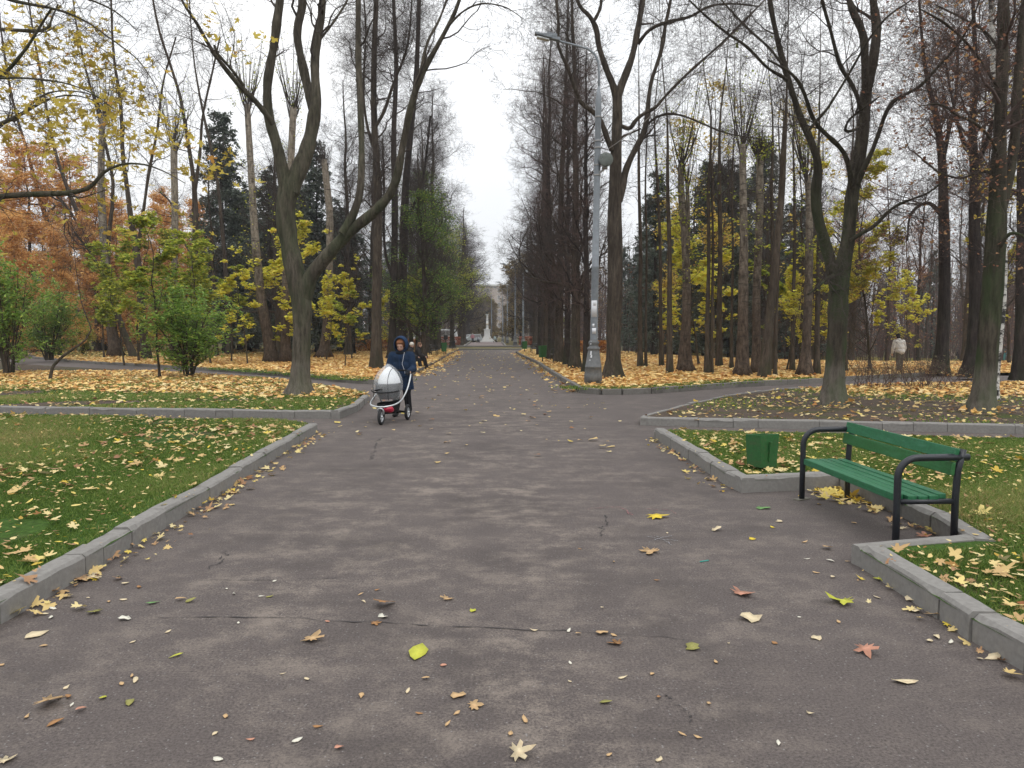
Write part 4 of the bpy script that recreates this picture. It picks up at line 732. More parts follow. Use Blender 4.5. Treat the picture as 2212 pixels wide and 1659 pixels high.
mid('linden_tree', 'broad-footed dark trunk left of the mossy right-edge tree', 'linden', [(2098, 813, 36), (2104, 740, 27), (2108, 640, 25), (2106, 540, 24), (2104, 440, 20), (2106, 350, 18), (2098, 270, 14), (2110, 180, 10), (2104, 60, 8)], B_LINP, 491, (28, 8, 5, 4), (1.6, 4.2), [[(2106, 360, 12), (2130, 310, 10), (2150, 240, 8), (2180, 150, 5)], [(2104, 330, 9), (2080, 300, 7), (2060, 230, 5), (2040, 120, 4)]], tw=B_TWIGR, leaf=L_BRN, nleaf=2200, lsize=.08)
mid('linden_tree', 'dark trunk cut by the right edge of the view', 'linden', [(2202, 818, 26), (2204, 740, 22), (2206, 620, 20), (2208, 480, 18), (2206, 340, 15), (2212, 180, 11), (2216, 40, 8)], B_LINP, 492, (24, 8, 5, 3), (1.4, 3.8), tw=B_TWIGR, leaf=L_BRN, nleaf=1800, lsize=.08)
mid('birch_tree', 'white birch leaning right behind the mossy right-edge trunk', 'birch', [(2144, 862, 17), (2153, 780, 15), (2162, 700, 14), (2169, 610, 13), (2168, 500, 12), (2160, 380, 12), (2150, 220, 12), (2144, 100, 12), (2142, 0, 11)], B_BIR, 493, (16, 7, 5, 3), (.8, 2.2), zb=.1, leaf=L_OLV, nleaf=1200, lsize=.07)

# ------------------------------------------------------------------ the linden rows along the path
G_AL, G_AR = 'lindens lining the left side of the path', 'lindens lining the right side of the path'
rowL = [(888, 757, 0, .85), (903, 762, 1, .8), (923, 764, 2, 1.0), (941, 757, 3, 1.15)]
rl = ['thin dark trunk behind the heads of the two seated people', 'dark trunk in front of the far left bench, nearest the seated people', 'dark trunk beside the far left bench', 'thick dark trunk left of the far green bin']
for (bx, by, v, s), lab in zip(rowL, rl): plant('linden' if v != 2 else 'leafy_linden', v, G(bx, by, .1), lab, G_AL, s)
plant('leafy_linden', 0, G(915, 775, .1), 'dense green-leaved linden hanging over the left edge of the path', G_AL, (.95, .95, .74), 1.0)
plant('leafy_linden', 0, G(932, 758, .1), 'green-leaved linden behind the far left bench', G_AL, (1.15, 1.15, .9), 2.5)
plant('leafy_linden', 1, G(948, 752, .1), 'yellow-green leaved linden beyond the far left bench', G_AL, (1.35, 1.35, 1.0), 4.0); plant('leafy_linden', 1, (-6.6, 82, .05), 'yellow-green linden leaning over the cross path on the left', G_AL, (1.4, 1.4, .95), 1.7)
for i, (X, Y, s) in enumerate([(-7.6, 66, 1.0), (-11.5, 52, .95), (-12.5, 66, 1.05)]): plant('linden', i, (X, Y, .1), ['dark linden at the far end of the left row before the cross path', 'dark linden of the second left row above the left hedge', 'dark linden of the second left row near the cross path'][i], G_AL, s)
rowR = [(1168, 767, 0, 1.0), (1180, 772, 1, .95), (1190, 777, 2, .95), (1208, 785, 3, .95), (1225, 790, 0, .72), (1242, 797, 1, .9), (1266, 806, 2, .62)]
rr_ = ['thick dark trunk of the right row nearest the far green bin', 'dark trunk second along the right row from the far end', 'dark trunk of the right row behind the dark bench', 'dark trunk of the right row just right of the dark bench', 'thin trunk between two thicker ones in the right row', 'stout dark trunk of the right row left of the lamp post', 'slim mossy-footed trunk half hidden behind the lamp post']
for (bx, by, v, s), lab in zip(rowR, rr_): plant('column_linden' if v in (0, 2) else 'linden', v, G(bx, by, .1), lab, G_AR, s)
plant('linden', 0, (-6.9, 99, .05), 'feathery purple-brown tree at the far left of the path', G_AL, (1.5, 1.5, .92)); plant('linden', 1, (-7.3, 113, .05), 'feathery tree behind the purple-brown one on the far left', G_AL, (1.4, 1.4, .9))
FL, FR = 'far trees along the left of the path beyond the cross path', 'far trees along the right of the path beyond the cross path'
for i, Y in enumerate((126, 140, 156, 176)): plant('linden', i, (-5.6 - .022 * Y, Y, 0), 'distant brown tree along the left of the far path', FL, (1.5, 1.5, .95))
for i, Y in enumerate((78, 92, 104, 116, 130, 146, 164, 180)): plant('autumn_linden' if i in (3, 5, 6) else 'linden', i, (2.6 - .026 * (Y - 70) + (i % 3) * .5, Y, 0), 'distant olive-brown tree along the right of the far path' if i in (3, 5, 6) else 'distant bare brown tree along the right of the far path', FR + (' still in leaf' if i in (3, 5, 6) else ''), (1.15, 1.15, .85))
FB = 'trees closing the view behind the white column'
for i in range(26):
    Y = 160 + i * 4.2; X = (prng.uniform(1012, 1098) - CX) / F * Y; plant('autumn_linden', i, (X, Y, 0), 'hazy olive-brown tree closing the view behind the white column', FB, prng.uniform(.42, .68) * Y / 190)

# ------------------------------------------------------------------ conifers, larches, saplings, bushes
G_S = 'dark spruces of the wood'
for i, (bx, by, top, Y) in enumerate([(490, 0, 262, 58), (585, 0, 372, 52), (688, 0, 322, 60), (640, 0, 420, 50), (540, 0, 430, 66), (745, 0, 470, 72), (1412, 0, 385, 56), (1455, 0, 455, 62), (1522, 0, 372, 60), (1578, 0, 392, 58), (1640, 0, 318, 62), (1700, 0, 440, 68), (1385, 0, 500, 70), (1600, 0, 470, 50), (1490, 0, 520, 48), (1750, 0, 520, 72)]):
    X = (bx - CX) / F * Y; z = float(hgt(X, Y)) + .05; h_ = 1.65 + (HOR - top) / F * Y * 1.03 - z
    lab = ['tall dark spruce with a pointed top between the green bush and the forked maple', 'dark spruce close behind the leaning pale poplar', 'dark spruce behind the brownish pollarded trunk', 'low dark spruce behind the forked maple', 'dark spruce half hidden behind the leaning pale poplar', 'dark spruce above the left hedge', 'dark spruce right of the forked lamp-post tree', 'dark spruce left of the ringed poplar', 'dark spruce right of the ringed poplar', 'dark spruce left of the stout poplar', 'tallest dark spruce in the right wood, above the stout poplar', 'dark spruce left of the mossy forked maple', 'low dark spruce close behind the forked lamp-post tree', 'low dark spruce behind the stout poplar', 'low dark spruce behind the ringed poplar', 'low dark spruce beside the mossy forked maple'][i]
    plant('spruce', i, (X, Y, z), lab, G_S, (h_ / 17 * 1.12, h_ / 17 * 1.12, h_ / 17))
G_LA = 'orange larches of the left wood'
for i, (bx, top, Y) in enumerate([(75, 318, 62), (-60, 400, 58), (160, 345, 70), (260, 440, 66), (345, 420, 74), (430, 440, 72), (20, 380, 78), (-160, 350, 66), (210, 400, 63), (305, 470, 62), (385, 455, 66), (40, 470, 50), (130, 500, 52)]):
    X = (bx - CX) / F * Y; h_ = 1.65 + (HOR - top) / F * Y
    plant('larch', i, (X, Y, .05), ['tallest orange larch near the left edge', 'orange larch cut by the left edge', 'orange larch behind the second leaning tree', 'orange larch above the yellow-green maple saplings', 'orange larch behind the green bush', 'orange larch beside the pointed spruce', 'orange larch behind the tallest one', 'orange larch outside the left edge', 'orange larch behind the thick pale trunk', 'low orange larch between the leaning trees and the green bush', 'low orange larch above the green bush', 'low orange larch behind the green bush at the left edge', 'low orange larch behind the farthest-left leaning tree'][i], G_LA, (h_ / 19 * 1.25, h_ / 19 * 1.25, h_ / 19))
G_M = 'yellow maple saplings in the leaf beds'
MS = [(268, 700, 36, 'green_sapling', 0, 5.5, 'yellow-green maple sapling among the leaning trees'), (345, 817, 0, 'yellow_sapling', 1, 5.6, 'yellow-green maple sapling with a dark stem left of the green bush'), (395, 0, 38, 'green_sapling', 0, 6.6, 'tall yellow-green maple sapling rising behind the green bush'), (455, 0, 37, 'green_sapling', 0, 6.2, 'yellow-green maple sapling between the green bush and the pale leaning poplar'), (535, 0, 36, 'yellow_sapling', 2, 4.8, 'yellow maple sapling in front of the pale leaning poplar'), (300, 0, 41, 'green_sapling', 0, 7.6, 'tall yellow-green sapling among the leaning bare trees'), (225, 0, 46, 'yellow_sapling', 1, 7.4, 'yellow-green sapling beside the thick pale trunk'), (878, 0, 54, 'green_sapling', 0, 6.0, 'yellow-green sapling behind the seated people'), (500, 0, 40, 'yellow_sapling', 1, 5.4, 'yellow-green sapling right behind the green bush'),
      (590, 0, 40, 'yellow_sapling', 0, 8.0, 'tall yellow sapling between the pale poplar and the forked maple'), (660, 0, 38, 'yellow_sapling', 2, 6.4, 'yellow maple sapling hidden by the forked maple'), (705, 0, 42, 'yellow_sapling', 0, 5.4, 'yellow maple sapling under the right limb of the forked maple'), (760, 0, 44, 'yellow_sapling', 2, 5.2, 'yellow maple sapling left of the woman in blue'), (745, 0, 34, 'yellow_sapling', 1, 3.6, 'low yellow-green maple sapling in front of the left hedge'), (845, 0, 52, 'yellow_sapling', 0, 5.0, 'yellow sapling behind the two dark lindens'),
      (1432, 0, 44, 'yellow_slender', 0, 9.6, 'slim tree tipped with yellow leaves right of the forked lamp-post tree'), (1510, 0, 36, 'yellow_sapling', 0, 7.4, 'yellow maple sapling in front of the ringed poplar'), (1560, 0, 38, 'yellow_sapling', 2, 6.0, 'yellow maple sapling left of the stout poplar'), (1650, 0, 32, 'yellow_sapling', 1, 5.6, 'yellow-green maple sapling in front of the stout poplar'), (1700, 0, 30, 'yellow_sapling', 0, 4.8, 'yellow maple sapling right of the stout poplar'), (1540, 0, 46, 'yellow_slender', 0, 17, 'tall thin tree with olive-yellow leaves behind the ringed poplar'), (1470, 0, 50, 'yellow_slender', 1, 16, 'tall thin tree with olive-yellow leaves nearest the forked lamp-post tree'), (1730, 0, 34, 'yellow_slender', 1, 12, 'thin olive-yellow tree behind the left fork of the mossy maple'),
      (1880, 0, 31, 'big_yellow', 0, 8.6, 'broad yellow maple behind the mossy forked maple'), (1830, 0, 36, 'big_yellow', 0, 8.0, 'broad yellow maple seen through the fork of the mossy maple'), (2180, 0, 40, 'big_yellow', 0, 9.5, 'yellow-olive maple behind the right-edge trunks'), (1760, 0, 30, 'yellow_sapling', 2, 5.4, 'yellow maple sapling just left of the mossy forked maple'), (1215, 0, 62, 'yellow_sapling', 1, 3.5, 'low yellow sapling behind the right linden row'), (1960, 0, 52, 'yellow_sapling', 0, 7, 'yellow sapling deep in the right wood')]
BH = dict(green_sapling=6.5, yellow_sapling=6.4, yellow_slender=14, big_yellow=9.5)
for bx, by, Y, kd, v, h_, lab in MS:
    if Y: X = (bx - CX) / F * Y; loc = (X, Y, float(hgt(X, Y)) + .1)
    else: loc = G(bx, by, .1)
    plant(kd, v, loc, lab, G_M, h_ / BH[kd])
plant('lilac', 0, G(412, 815, .115), 'bushy green lilac standing in the orange leaves of the left bed', None, (1.28, 1.28, 1.08), .6)
plant('lilac', 1, G(20, 808, .115), 'green bush at the left edge of the leaf bed', None, (1.3, 1.3, 1.45), 2.2); plant('lilac', 1, G(-70, 800, .115), 'green bush half outside the left edge', None, (1.5, 1.5, 1.6), 3.2); plant('lilac', 0, G(105, 778, .115), 'thin green bush behind the one at the left edge', None, (1.5, 1.5, 1.35)); plant('shrub', 0, G(180, 765, .1), 'thin yellowish bush under the leaning trees', None, .9)
def bent_sapling(label, pts, Y=None, seed=1, nk=(5, 4, 3, 2)): mid('bent_sapling', label, 'sapling', pts, B_WOOD, seed, nk, (.3, .9), zb=.115, kt=(.4, 1), leaf=L_LIL, nleaf=40, flare=.1, lsize=.09)
bent_sapling('thin bare sapling bent over to the right at the front of the left bed', [(107, 821, 7), (112, 795, 6), (130, 774, 6), (158, 754, 5), (182, 738, 4), (198, 708, 3), (176, 655, 2)], None, 501)
# dry bush on the right bed
rng = np.random.default_rng(77); c0 = G(1960, 836, .1); root = thing('dry_bush', 'sprawling dry brown bush with few leaves on the right bed', 'bush', c0); S = []
for k in range(90):
    x = rng.uniform(-1.55, 1.6); yy = rng.normal(0, .35); q = np.linspace(0, 1, 6)[:, None]; d = np.array([rng.normal(0, .25), rng.normal(0, .25), rng.uniform(.45, .85)]); S.append(np.array([x, yy, 0]) + q * d + np.cumsum(rng.normal(0, .02, (6, 3)), 0) * q)
S = np.array(S); RS = np.linspace(.008, .003, 6)[None].repeat(90, 0); B_, RB_ = kids(rng, S, RS, 7, (.25, 1), (.15, .45), (25, 60), .3, .2, 4, .6, .4, .005, .3, .002); C_, RC_ = kids(rng, B_, RB_, 4, (.2, 1), (.08, .22), (25, 60), .2, .2, 3, .6, .5, .003, .3, .0016)
g = Geo(); tubes(g, S, RS, 4); tubes(g, B_, RB_, 3); tubes(g, C_, RC_, 3); g.build('stems', B_TWIGR, root); lg = Geo(); Q = C_.reshape(-1, 3); i = rng.integers(0, len(Q), 1500); leaves(lg, rng, Q[i] + rng.normal(0, .03, (1500, 3)), rng.uniform(.03, .055, 1500), OVAL, .8, .3); lg.build('foliage', L_DRY, root)
# hedges
def hedge(label, x0, x1, Y, hh, dp, mt, seed, z0=.0):
    rng = np.random.default_rng(seed); r_ = thing('hedge', label, 'hedge', ((x0 + x1) / 2, Y, z0), 0, None); n = int(abs(x1 - x0) * hh * 650); w_ = abs(x1 - x0) / 2
    P = np.stack([rng.uniform(-w_, w_, n), rng.uniform(-dp / 2, dp / 2, n), rng.uniform(.1, 1, n) * hh], 1); P[:, 2] *= 1 + .05 * np.sin(P[:, 0] * 3); k = rng.uniform(0, 1, n); P[:, 1] = np.where(k < .5, -dp / 2 * rng.uniform(.8, 1.05, n), P[:, 1]); P[:, 2] = np.where(k > .75, hh * rng.uniform(.9, 1.05, n), P[:, 2])
    g = Geo(); leaves(g, rng, P, rng.uniform(.08, .16, n), QUAD, 1.2, .3); g.build('foliage', mt, r_); g = Geo(); m_ = int(w_ * 16); b = np.stack([rng.uniform(-w_, w_, m_), rng.uniform(-dp / 3, dp / 3, m_), np.zeros(m_)], 1); t = b + np.stack([rng.normal(0, .15, m_), rng.normal(0, .15, m_), rng.uniform(.7, 1, m_) * hh], 1); tubes(g, np.stack([b, (b + t) / 2 + .03, t], 1), np.full((m_, 3), .012), 3); g.build('stems', B_TWIG, r_)
hedge('clipped orange-brown hedge behind the woman in blue', (748 - CX) / F * 62, (862 - CX) / F * 62, 62, 1.05, 1.1, L_HDG, 601, .1); hedge('clipped red-brown hedge left of the far bins', -9.6, -6.8, 98, 1.15, 1.2, L_HDR, 602); hedge('clipped orange hedge low behind the left linden row', -11.5, -8.2, 80, 1.0, 1.0, L_HDG, 606)
hedge('clipped red-brown hedge right of the far lamp posts', .9, 5.6, 92, 1.2, 1.2, L_HDR, 603); hedge('low orange hedge behind the right linden row', 2.6, 7.2, 82, .8, 1.0, L_HDG, 604); hedge('clipped orange hedge glimpsed beside the big lamp post', (1230 - CX) / F * 58, (1310 - CX) / F * 58, 58, 1.5, 1.2, L_HDG, 605, -.5)

# ------------------------------------------------------------------ the deep wood on both sides
rng = random.Random(44); GWL, GWR = 'bare trees deep in the left wood', 'bare trees deep in the right wood'; used = []
def clear_of(x, y, d): return all((x - a) ** 2 + (y - b) ** 2 > d * d for a, b in used)
for side, grp, lab, n in ((-1, GWL, 'bare brown tree deep in the left wood', 28), (1, GWR, 'bare dark tree deep in the right wood', 64)):
    c = 0; tries = 0
    while c < n and tries < 5000:
        tries += 1; Y = rng.uniform(46, 108) if side < 0 else rng.uniform(36, 112); xm = .70 * Y + 4; X = side * rng.uniform(13 if side < 0 else 10.5, xm)
        if not clear_of(X, Y, 3.0): continue
        if side < 0 and X < -22 and Y < 62: continue
        used.append((X, Y)); c += 1; kd = rng.choice(['slender', 'slender', 'slender', 'linden', 'oak'] if side > 0 and X > 16 else ['slender', 'slender', 'linden'])
        o = plant(kd, rng.randrange(4), (X, Y, float(hgt(X, Y)) + .03), {'slender': lab, 'linden': lab.replace('tree', 'linden'), 'oak': 'tree with brown leaves deep in the right wood'}[kd], grp + {'slender': '', 'linden': ' with many twigs', 'oak': ' still holding brown leaves'}[kd], rng.uniform(.8, 1.1) if side > 0 and X > .43 * Y else rng.uniform(.52, .85))
        o.rotation_euler = (rng.gauss(0, .03), rng.gauss(0, .035), o.rotation_euler[2])
G_W3 = 'dark spruces filling the middle of the '
for i in range(40):
    s_ = -1 if i < 17 else 1; Y = prng.uniform(56, 84); X = (prng.uniform(455, 790) - CX) / F * Y if s_ < 0 else (prng.uniform(1375, 1800) - CX) / F * Y
    h_ = prng.uniform(10, 16); plant('spruce', i, (X, Y, float(hgt(X, Y))), 'dark spruce filling the gaps between the trunks of the ' + ('left' if s_ < 0 else 'right') + ' wood', G_W3 + ('left wood' if s_ < 0 else 'right wood'), (h_ / 17 * 1.35, h_ / 17 * 1.35, h_ / 17))
G_W2 = 'dark spruces closing the wood far back'
for i in range(34):
    s_ = -1 if i % 2 else 1; Y = rng.uniform(88, 125); X = s_ * rng.uniform(14, .68 * Y); plant('spruce', i, (X, Y, float(hgt(X, Y))), 'dark spruce at the back of the ' + ('left' if s_ < 0 else 'right') + ' wood', G_W2 + (' on the left' if s_ < 0 else ' on the right'), rng.uniform(.6, .95))
# the farthest belt of trees reads as one mass
g = Geo(); rg = np.random.default_rng(8); n = 1100; X = np.concatenate([rg.uniform(-140, -12, n // 2), rg.uniform(5, 140, n // 2)]); Y = rg.uniform(118, 190, n); Z = hgt(X, Y); hh = rg.uniform(11, 19, n)
q = np.linspace(0, 1, 5)[None, :, None]; P = np.stack([X, Y, Z], 1)[:, None] + q * np.stack([rg.normal(0, .6, n), rg.normal(0, .6, n), hh], 1)[:, None]; R = np.full((n, 1), .2) * np.linspace(1, .15, 5)[None]; tubes(g, P, R, 5)
A, RA = kids(rg, P, R, 16, (.05, 1), (2, 4.5), (25, 60), .6, .15, 4, .4, .3, .06, .5); tubes(g, A, RA, 3); B, RB = kids(rg, A, RA, 7, (.1, 1), (.8, 2), (25, 60), .4, .2, 3, .5, .4, .03, .4, .014); tubes(g, B, RB, 3); tag(g.build('distant_wood', B_TWIGR, None), 'far belt of bare brown trees closing the park', 'wood', None, 'stuff')
g = Geo(); Q = B.reshape(-1, 3); Q = Q[rg.uniform(0, 1, len(Q)) < .25]; leaves(g, rg, Q, rg.uniform(.25, .5, len(Q)), QUAD, 1, .2); tag(g.build('distant_foliage', leafmat('distant_leaf', [(0, (.04, .04, .015)), (.5, (.11, .085, .03)), (1, (.26, .17, .05))], .3), None), 'thin brown and olive leaves left on the far belt of trees', 'foliage', None, 'stuff')

# thin undergrowth between the trunks, far back
def brush(name, label, n, xr, yr, seed, hr, leafm, frac, tw):
    rg = np.random.default_rng(seed); Y = rg.uniform(*yr, n); X = rg.uniform(xr[0], xr[1], n); X = np.where(np.abs(X) > .72 * Y + 4, np.sign(X) * rg.uniform(.2, .7, n) * Y, X); hh = rg.uniform(*hr, n); q = np.linspace(0, 1, 5)[None, :, None]
    P = np.stack([X, Y, hgt(X, Y)], 1)[:, None] + q * np.stack([rg.normal(0, .5, n), rg.normal(0, .5, n), hh], 1)[:, None]; R = np.full((n, 1), .03) * np.linspace(1, .3, 5)[None]
    A, RA = kids(rg, P, R, 9, (.1, 1), (.7, 1.9), (30, 70), .4, .25, 4, .5, .3, .02, .4); B, RB = kids(rg, A, RA, 6, (.15, 1), (.3, .9), (25, 65), .2, .25, 3, .5, .4, .012, .4, .005)
    g = Geo(); tubes(g, P, R, 4); tubes(g, A, RA, 3); tubes(g, B, RB, 3); tag(g.build(name, tw, None), label, 'undergrowth', None, 'stuff')
    if leafm: g = Geo(); Q = B.reshape(-1, 3); Q = Q[rg.uniform(0, 1, len(Q)) < frac]; leaves(g, rg, Q, rg.uniform(.08, .17, len(Q)), QUAD, .9, .2); tag(g.build('undergrowth_leaves', leafm, None), 'leaves on ' + label, 'undergrowth', None, 'stuff')
brush('undergrowth', 'brown undergrowth deep in the right wood', 760, (9, 85), (54, 118), 71, (3, 12), L_BRN, .10, B_TWIGR)
brush('undergrowth', 'brown undergrowth deep in the left wood', 420, (-85, -12), (66, 118), 72, (3, 10), L_BRN, .12, B_TWIGR)

# leaves banked up around the feet of the nearer trunks
rg = np.random.default_rng(91); g = Geo(); C = []
for (bx, by, r0, n_) in [(648, 853, .34, 26), (1323, 817, .34, 70), (1799, 873, .32, 22), (2122, 888, .32, 26), (813, 797, .3, 60), (588, 783, .36, 60), (617, 783, .3, 50), (700, 773, .4, 60), (1483, 804, .34, 60), (1603, 812, .36, 70), (1738, 812, .36, 70), (1447, 807, .2, 40), (1650, 816, .25, 50), (1242, 797, .3, 50), (1208, 785, .3, 50), (250, 770, .4, 60), (318, 776, .3, 60), (2030, 806, .4, 60), (2098, 813, .4, 60), (1281, 829, .32, 36), (412, 815, .2, 130)]:
    b = G(bx, by, .13); a = rg.uniform(0, 6.28, n_); q = r0 + np.abs(rg.normal(0, .2, n_)); C.append(np.stack([b[0] + q * np.cos(a), b[1] + q * np.sin(a), b[2] + np.clip(.10 - .25 * (q - r0), 0, .1) * rg.uniform(0, 1, n_)], 1))
C = np.concatenate(C); leaves(g, rg, C, .12 * rg.uniform(.5, 1.3, len(C)), STAR, .4, .25); tag(g.build('bank_leaves', LITTERO, None, False), 'fallen leaves banked up around the feet of the nearer trunks', 'fallen leaves', None, 'stuff')
# ------------------------------------------------------------------ made things: materials
def painted(name, c, worn, f0=.55, f1=.7, rough=.5):
    m, t, o = node_mat(name); v = obco(t); a = noise(t, mapping(t, v, (2.5, 14, 14)), 2.0, 5, .7); b = noise(t, v, 45, 3)
    col = mixc(t, maprange(t, a, f0, f1, 0, .65), ramp(t, [(.3, [x * .8 for x in c]), (.7, [x * 1.2 for x in c])], b), worn)
    bsdf(t, o, col, rough, 0, bump(t, a, .25, .004), .45); return m
P_GREEN = painted('green_bench_paint', (.010, .105, .040), (.045, .17, .10), .47, .70); P_GREENB = painted('green_board_paint', (.020, .105, .028), (.04, .16, .07), .48, .7)
P_BIN = painted('green_bin_paint', (.014, .095, .020), (.05, .075, .028), .48, .66, .6); P_BLACK = simple('black_tube_paint', (.016, .018, .023), .38, 0, .3, 60, .15)
M_STEEL = simple('grey_lamp_paint', (.19, .21, .23), .5, .0, .18, 9, .1); M_CAST = simple('cast_iron_grey_paint', (.115, .118, .118), .65, 0, .3, 12, .3)
M_PAPER = simple('white_paper', (.62, .63, .66), .8, 0, .1, 20); M_ZINC = simple('dull_zinc', (.30, .29, .28), .5, .6, .25, 30); M_RUST = simple('rusty_plate', (.16, .15, .12), .8, .2, .3, 40)
M_DARK = simple('dark_iron', (.02, .02, .02), .5, 0, .3, 30)
def glassy(name, c, a, rough=.15):
    m, t, o = node_mat(name); b = N(t, 'ShaderNodeBsdfPrincipled', i_Roughness=rough); b.inputs['Base Color'].default_value = (*c, 1); b.inputs['Alpha'].default_value = a
    n = noise(t, obco(t), 5, 3, .5); t.links.new(bump(t, n, .35, .03), b.inputs['Normal']); t.links.new(maprange(t, n, .3, .7, a * .7, min(1, a * 1.35)), b.inputs['Alpha']); t.links.new(b.outputs[0], o.inputs['Surface']); return m
M_LENS = glassy('lamp_glass', (.13, .145, .13), .9, .12)

# ------------------------------------------------------------------ the green bench
a_, b_ = G(1732, 1079), G(1934, 1184); c_, d_ = G(1817, 1068), G(2041, 1180); u = (b_ - a_)[:2]; LB = np.linalg.norm(u); u /= LB; v_ = np.array([-u[1], u[0]]); DB = .5 * (np.dot((c_ - a_)[:2], v_) + np.dot((d_ - b_)[:2], v_)); DB = float(np.clip(DB, .38, .50))
mid_ = (a_ + b_) / 2
def make_bench(name, label, loc, rz, group, LB, DB, slat, board, tube, plate=True):
    r = thing(name, label, 'bench', loc, rz, group); hx = LB / 2
    for s in (-1, 1):
        x = s * hx; arc = [(x, .15 - .15 * math.cos(q), .55 + .15 * math.sin(q)) for q in np.linspace(0, PI / 2, 8)]
        g = Geo(); tube1(g, [(x, 0, 0), (x, 0, .3), (x, 0, .5)] + arc + [(x, .28, .702), (x, DB + .09, .704)], .027, 14)
        lg = g.build('side_frame', tube, r); g = Geo(); tube1(g, [(x, DB, 0), (x, DB, .40), (x, DB + .01, .60), (x, DB + .045, .765)], .026, 14); g.build('leg', tube, r)
        g = Geo(); box(g, (x, DB / 2, .362), (.035, DB - .02, .035)); g.build('seat_bearer', tube, r)
    g = Geo(); w_ = (DB - .035) / 5
    for k in range(5):
        y0 = -.012 + k * w_; t_ = .058 if k == 0 else .042; box(g, (0, y0 + w_ / 2, .415 - t_ / 2 - .003 * k * (k - 4) * -.6), (LB - (.062 if k in (0, 4) else -.02), w_ - .012, t_), 0, .5)
    bevel_obj(g.build('seat', slat, r, False), .006)
    for k, (z, y, an, mt) in enumerate([(.615, DB - .035, .10, board), (.722, DB - .012, .24, slat)]):
        g = Geo(); R = np.array([[1, 0, 0], [0, math.cos(an), math.sin(an)], [0, -math.sin(an), math.cos(an)]]); box(g, (0, y, z), (LB + .03, .034, .102), M3=R); bevel_obj(g.build('backrest_board', mt, r, False), .006)
    if plate:
        g = Geo(); box(g, (-hx, .0, .006), (.07, .17, .010), .5); box(g, (-hx, -.0, .02), (.035, .035, .02), .4); g.build('foot_plate', M_RUST, r, False)
    return r
make_bench('park_bench', 'green slatted bench with black tube arms in its kerbed bay, nearest the camera', (*mid_[:2], 0), math.atan2(u[1], u[0]), None, float(LB), DB, P_GREEN, P_GREENB, P_BLACK)
G_FB = 'dark benches far along the path'
for (bx, by, zz, face, lab) in [(944, 768, .1, 1, 'dark bench far along the left edge of the path'), (1192, 781, .1, -1, 'dark bench on the right edge of the path behind the far green bin'), (1148, 763, .1, -1, 'small dark bench farthest along the right edge of the path'), (889, 797, .0, 1, 'dark bench carrying the two seated people')]:
    p = G(bx, by, zz); make_bench('park_bench', lab, p, -PI / 2 + (PI if face > 0 else 0) + .03, G_FB, 1.7, .44, M_DARK, M_DARK, M_DARK, False)

# ------------------------------------------------------------------ bins
def make_bin(label, loc, rz, group=None, mt=P_BIN, h_=.36, leg_=.04, w0=.112, w1=.128):
    r = thing('litter_bin', label, 'litter bin', loc, rz, group); g = Geo(); S = 4; V = []
    for (w_, z) in ((w0, leg_), (w1, leg_ + h_), (w1 - .008, leg_ + h_), (w0 - .008, leg_ + .03)):
        for (i, j) in ((-1, -1), (1, -1), (1, 1), (-1, 1)): V.append((i * w_, j * w_, z + (.012 * i if z > leg_ + .1 else 0)))
    Fq = [[k * 4 + q, k * 4 + (q + 1) % 4, k * 4 + 4 + (q + 1) % 4, k * 4 + 4 + q] for k in range(3) for q in range(4)] + [[3, 2, 1, 0], [12, 13, 14, 15]]
    g.add(V, Fq); bevel_obj(g.build('body', mt, r, False), .012, 2)
    g = Geo(); box(g, (0, 0, leg_ / 2 + .02), (.05, .05, leg_ + .04)); g.build('post', M_DARK, r, False)
    g = Geo(); box(g, (w0 + .02, 0, leg_ + h_ * .5), (.02, .03, h_ * .6), M3=np.array([[1, 0, .12], [0, 1, 0], [-.12, 0, 1]])); g.build('rib', mt, r, False); return r
make_bin('squat green metal bin standing on the lawn left of the green bench', G(1645, 1014, .125), math.radians(-68), None)
GB = 'green bins far along the path'
for (bx, by, h_, lab) in [(959, 768, .62, 'green bin on a leg beside the far left bench'), (1172, 783, .62, 'green bin in front of the right linden row'), (1133, 761, .62, 'green bin at the far right corner by the lamp post'), (978, 757, .55, 'dark bin on a leg farthest along the left edge')]:
    make_bin(lab, G(bx, by, .1), .3, GB, P_BIN if 'green' in lab else M_DARK, h_, .28, .15, .18)
make_bin('dark green bin with a white bag deep in the right wood', G(2013, 779, .02), .2, None, P_BIN, .9, .1, .3, .34)
p = G(963, 766, .1); r = thing('marker_post', 'dark post with a square head by the far left bench', 'post', p); g = Geo(); box(g, (0, 0, .55), (.06, .06, 1.1)); g.build('post', M_DARK, r, False); g = Geo(); box(g, (0, 0, 1.25), (.3, .1, .32)); g.build('head', M_DARK, r, False)

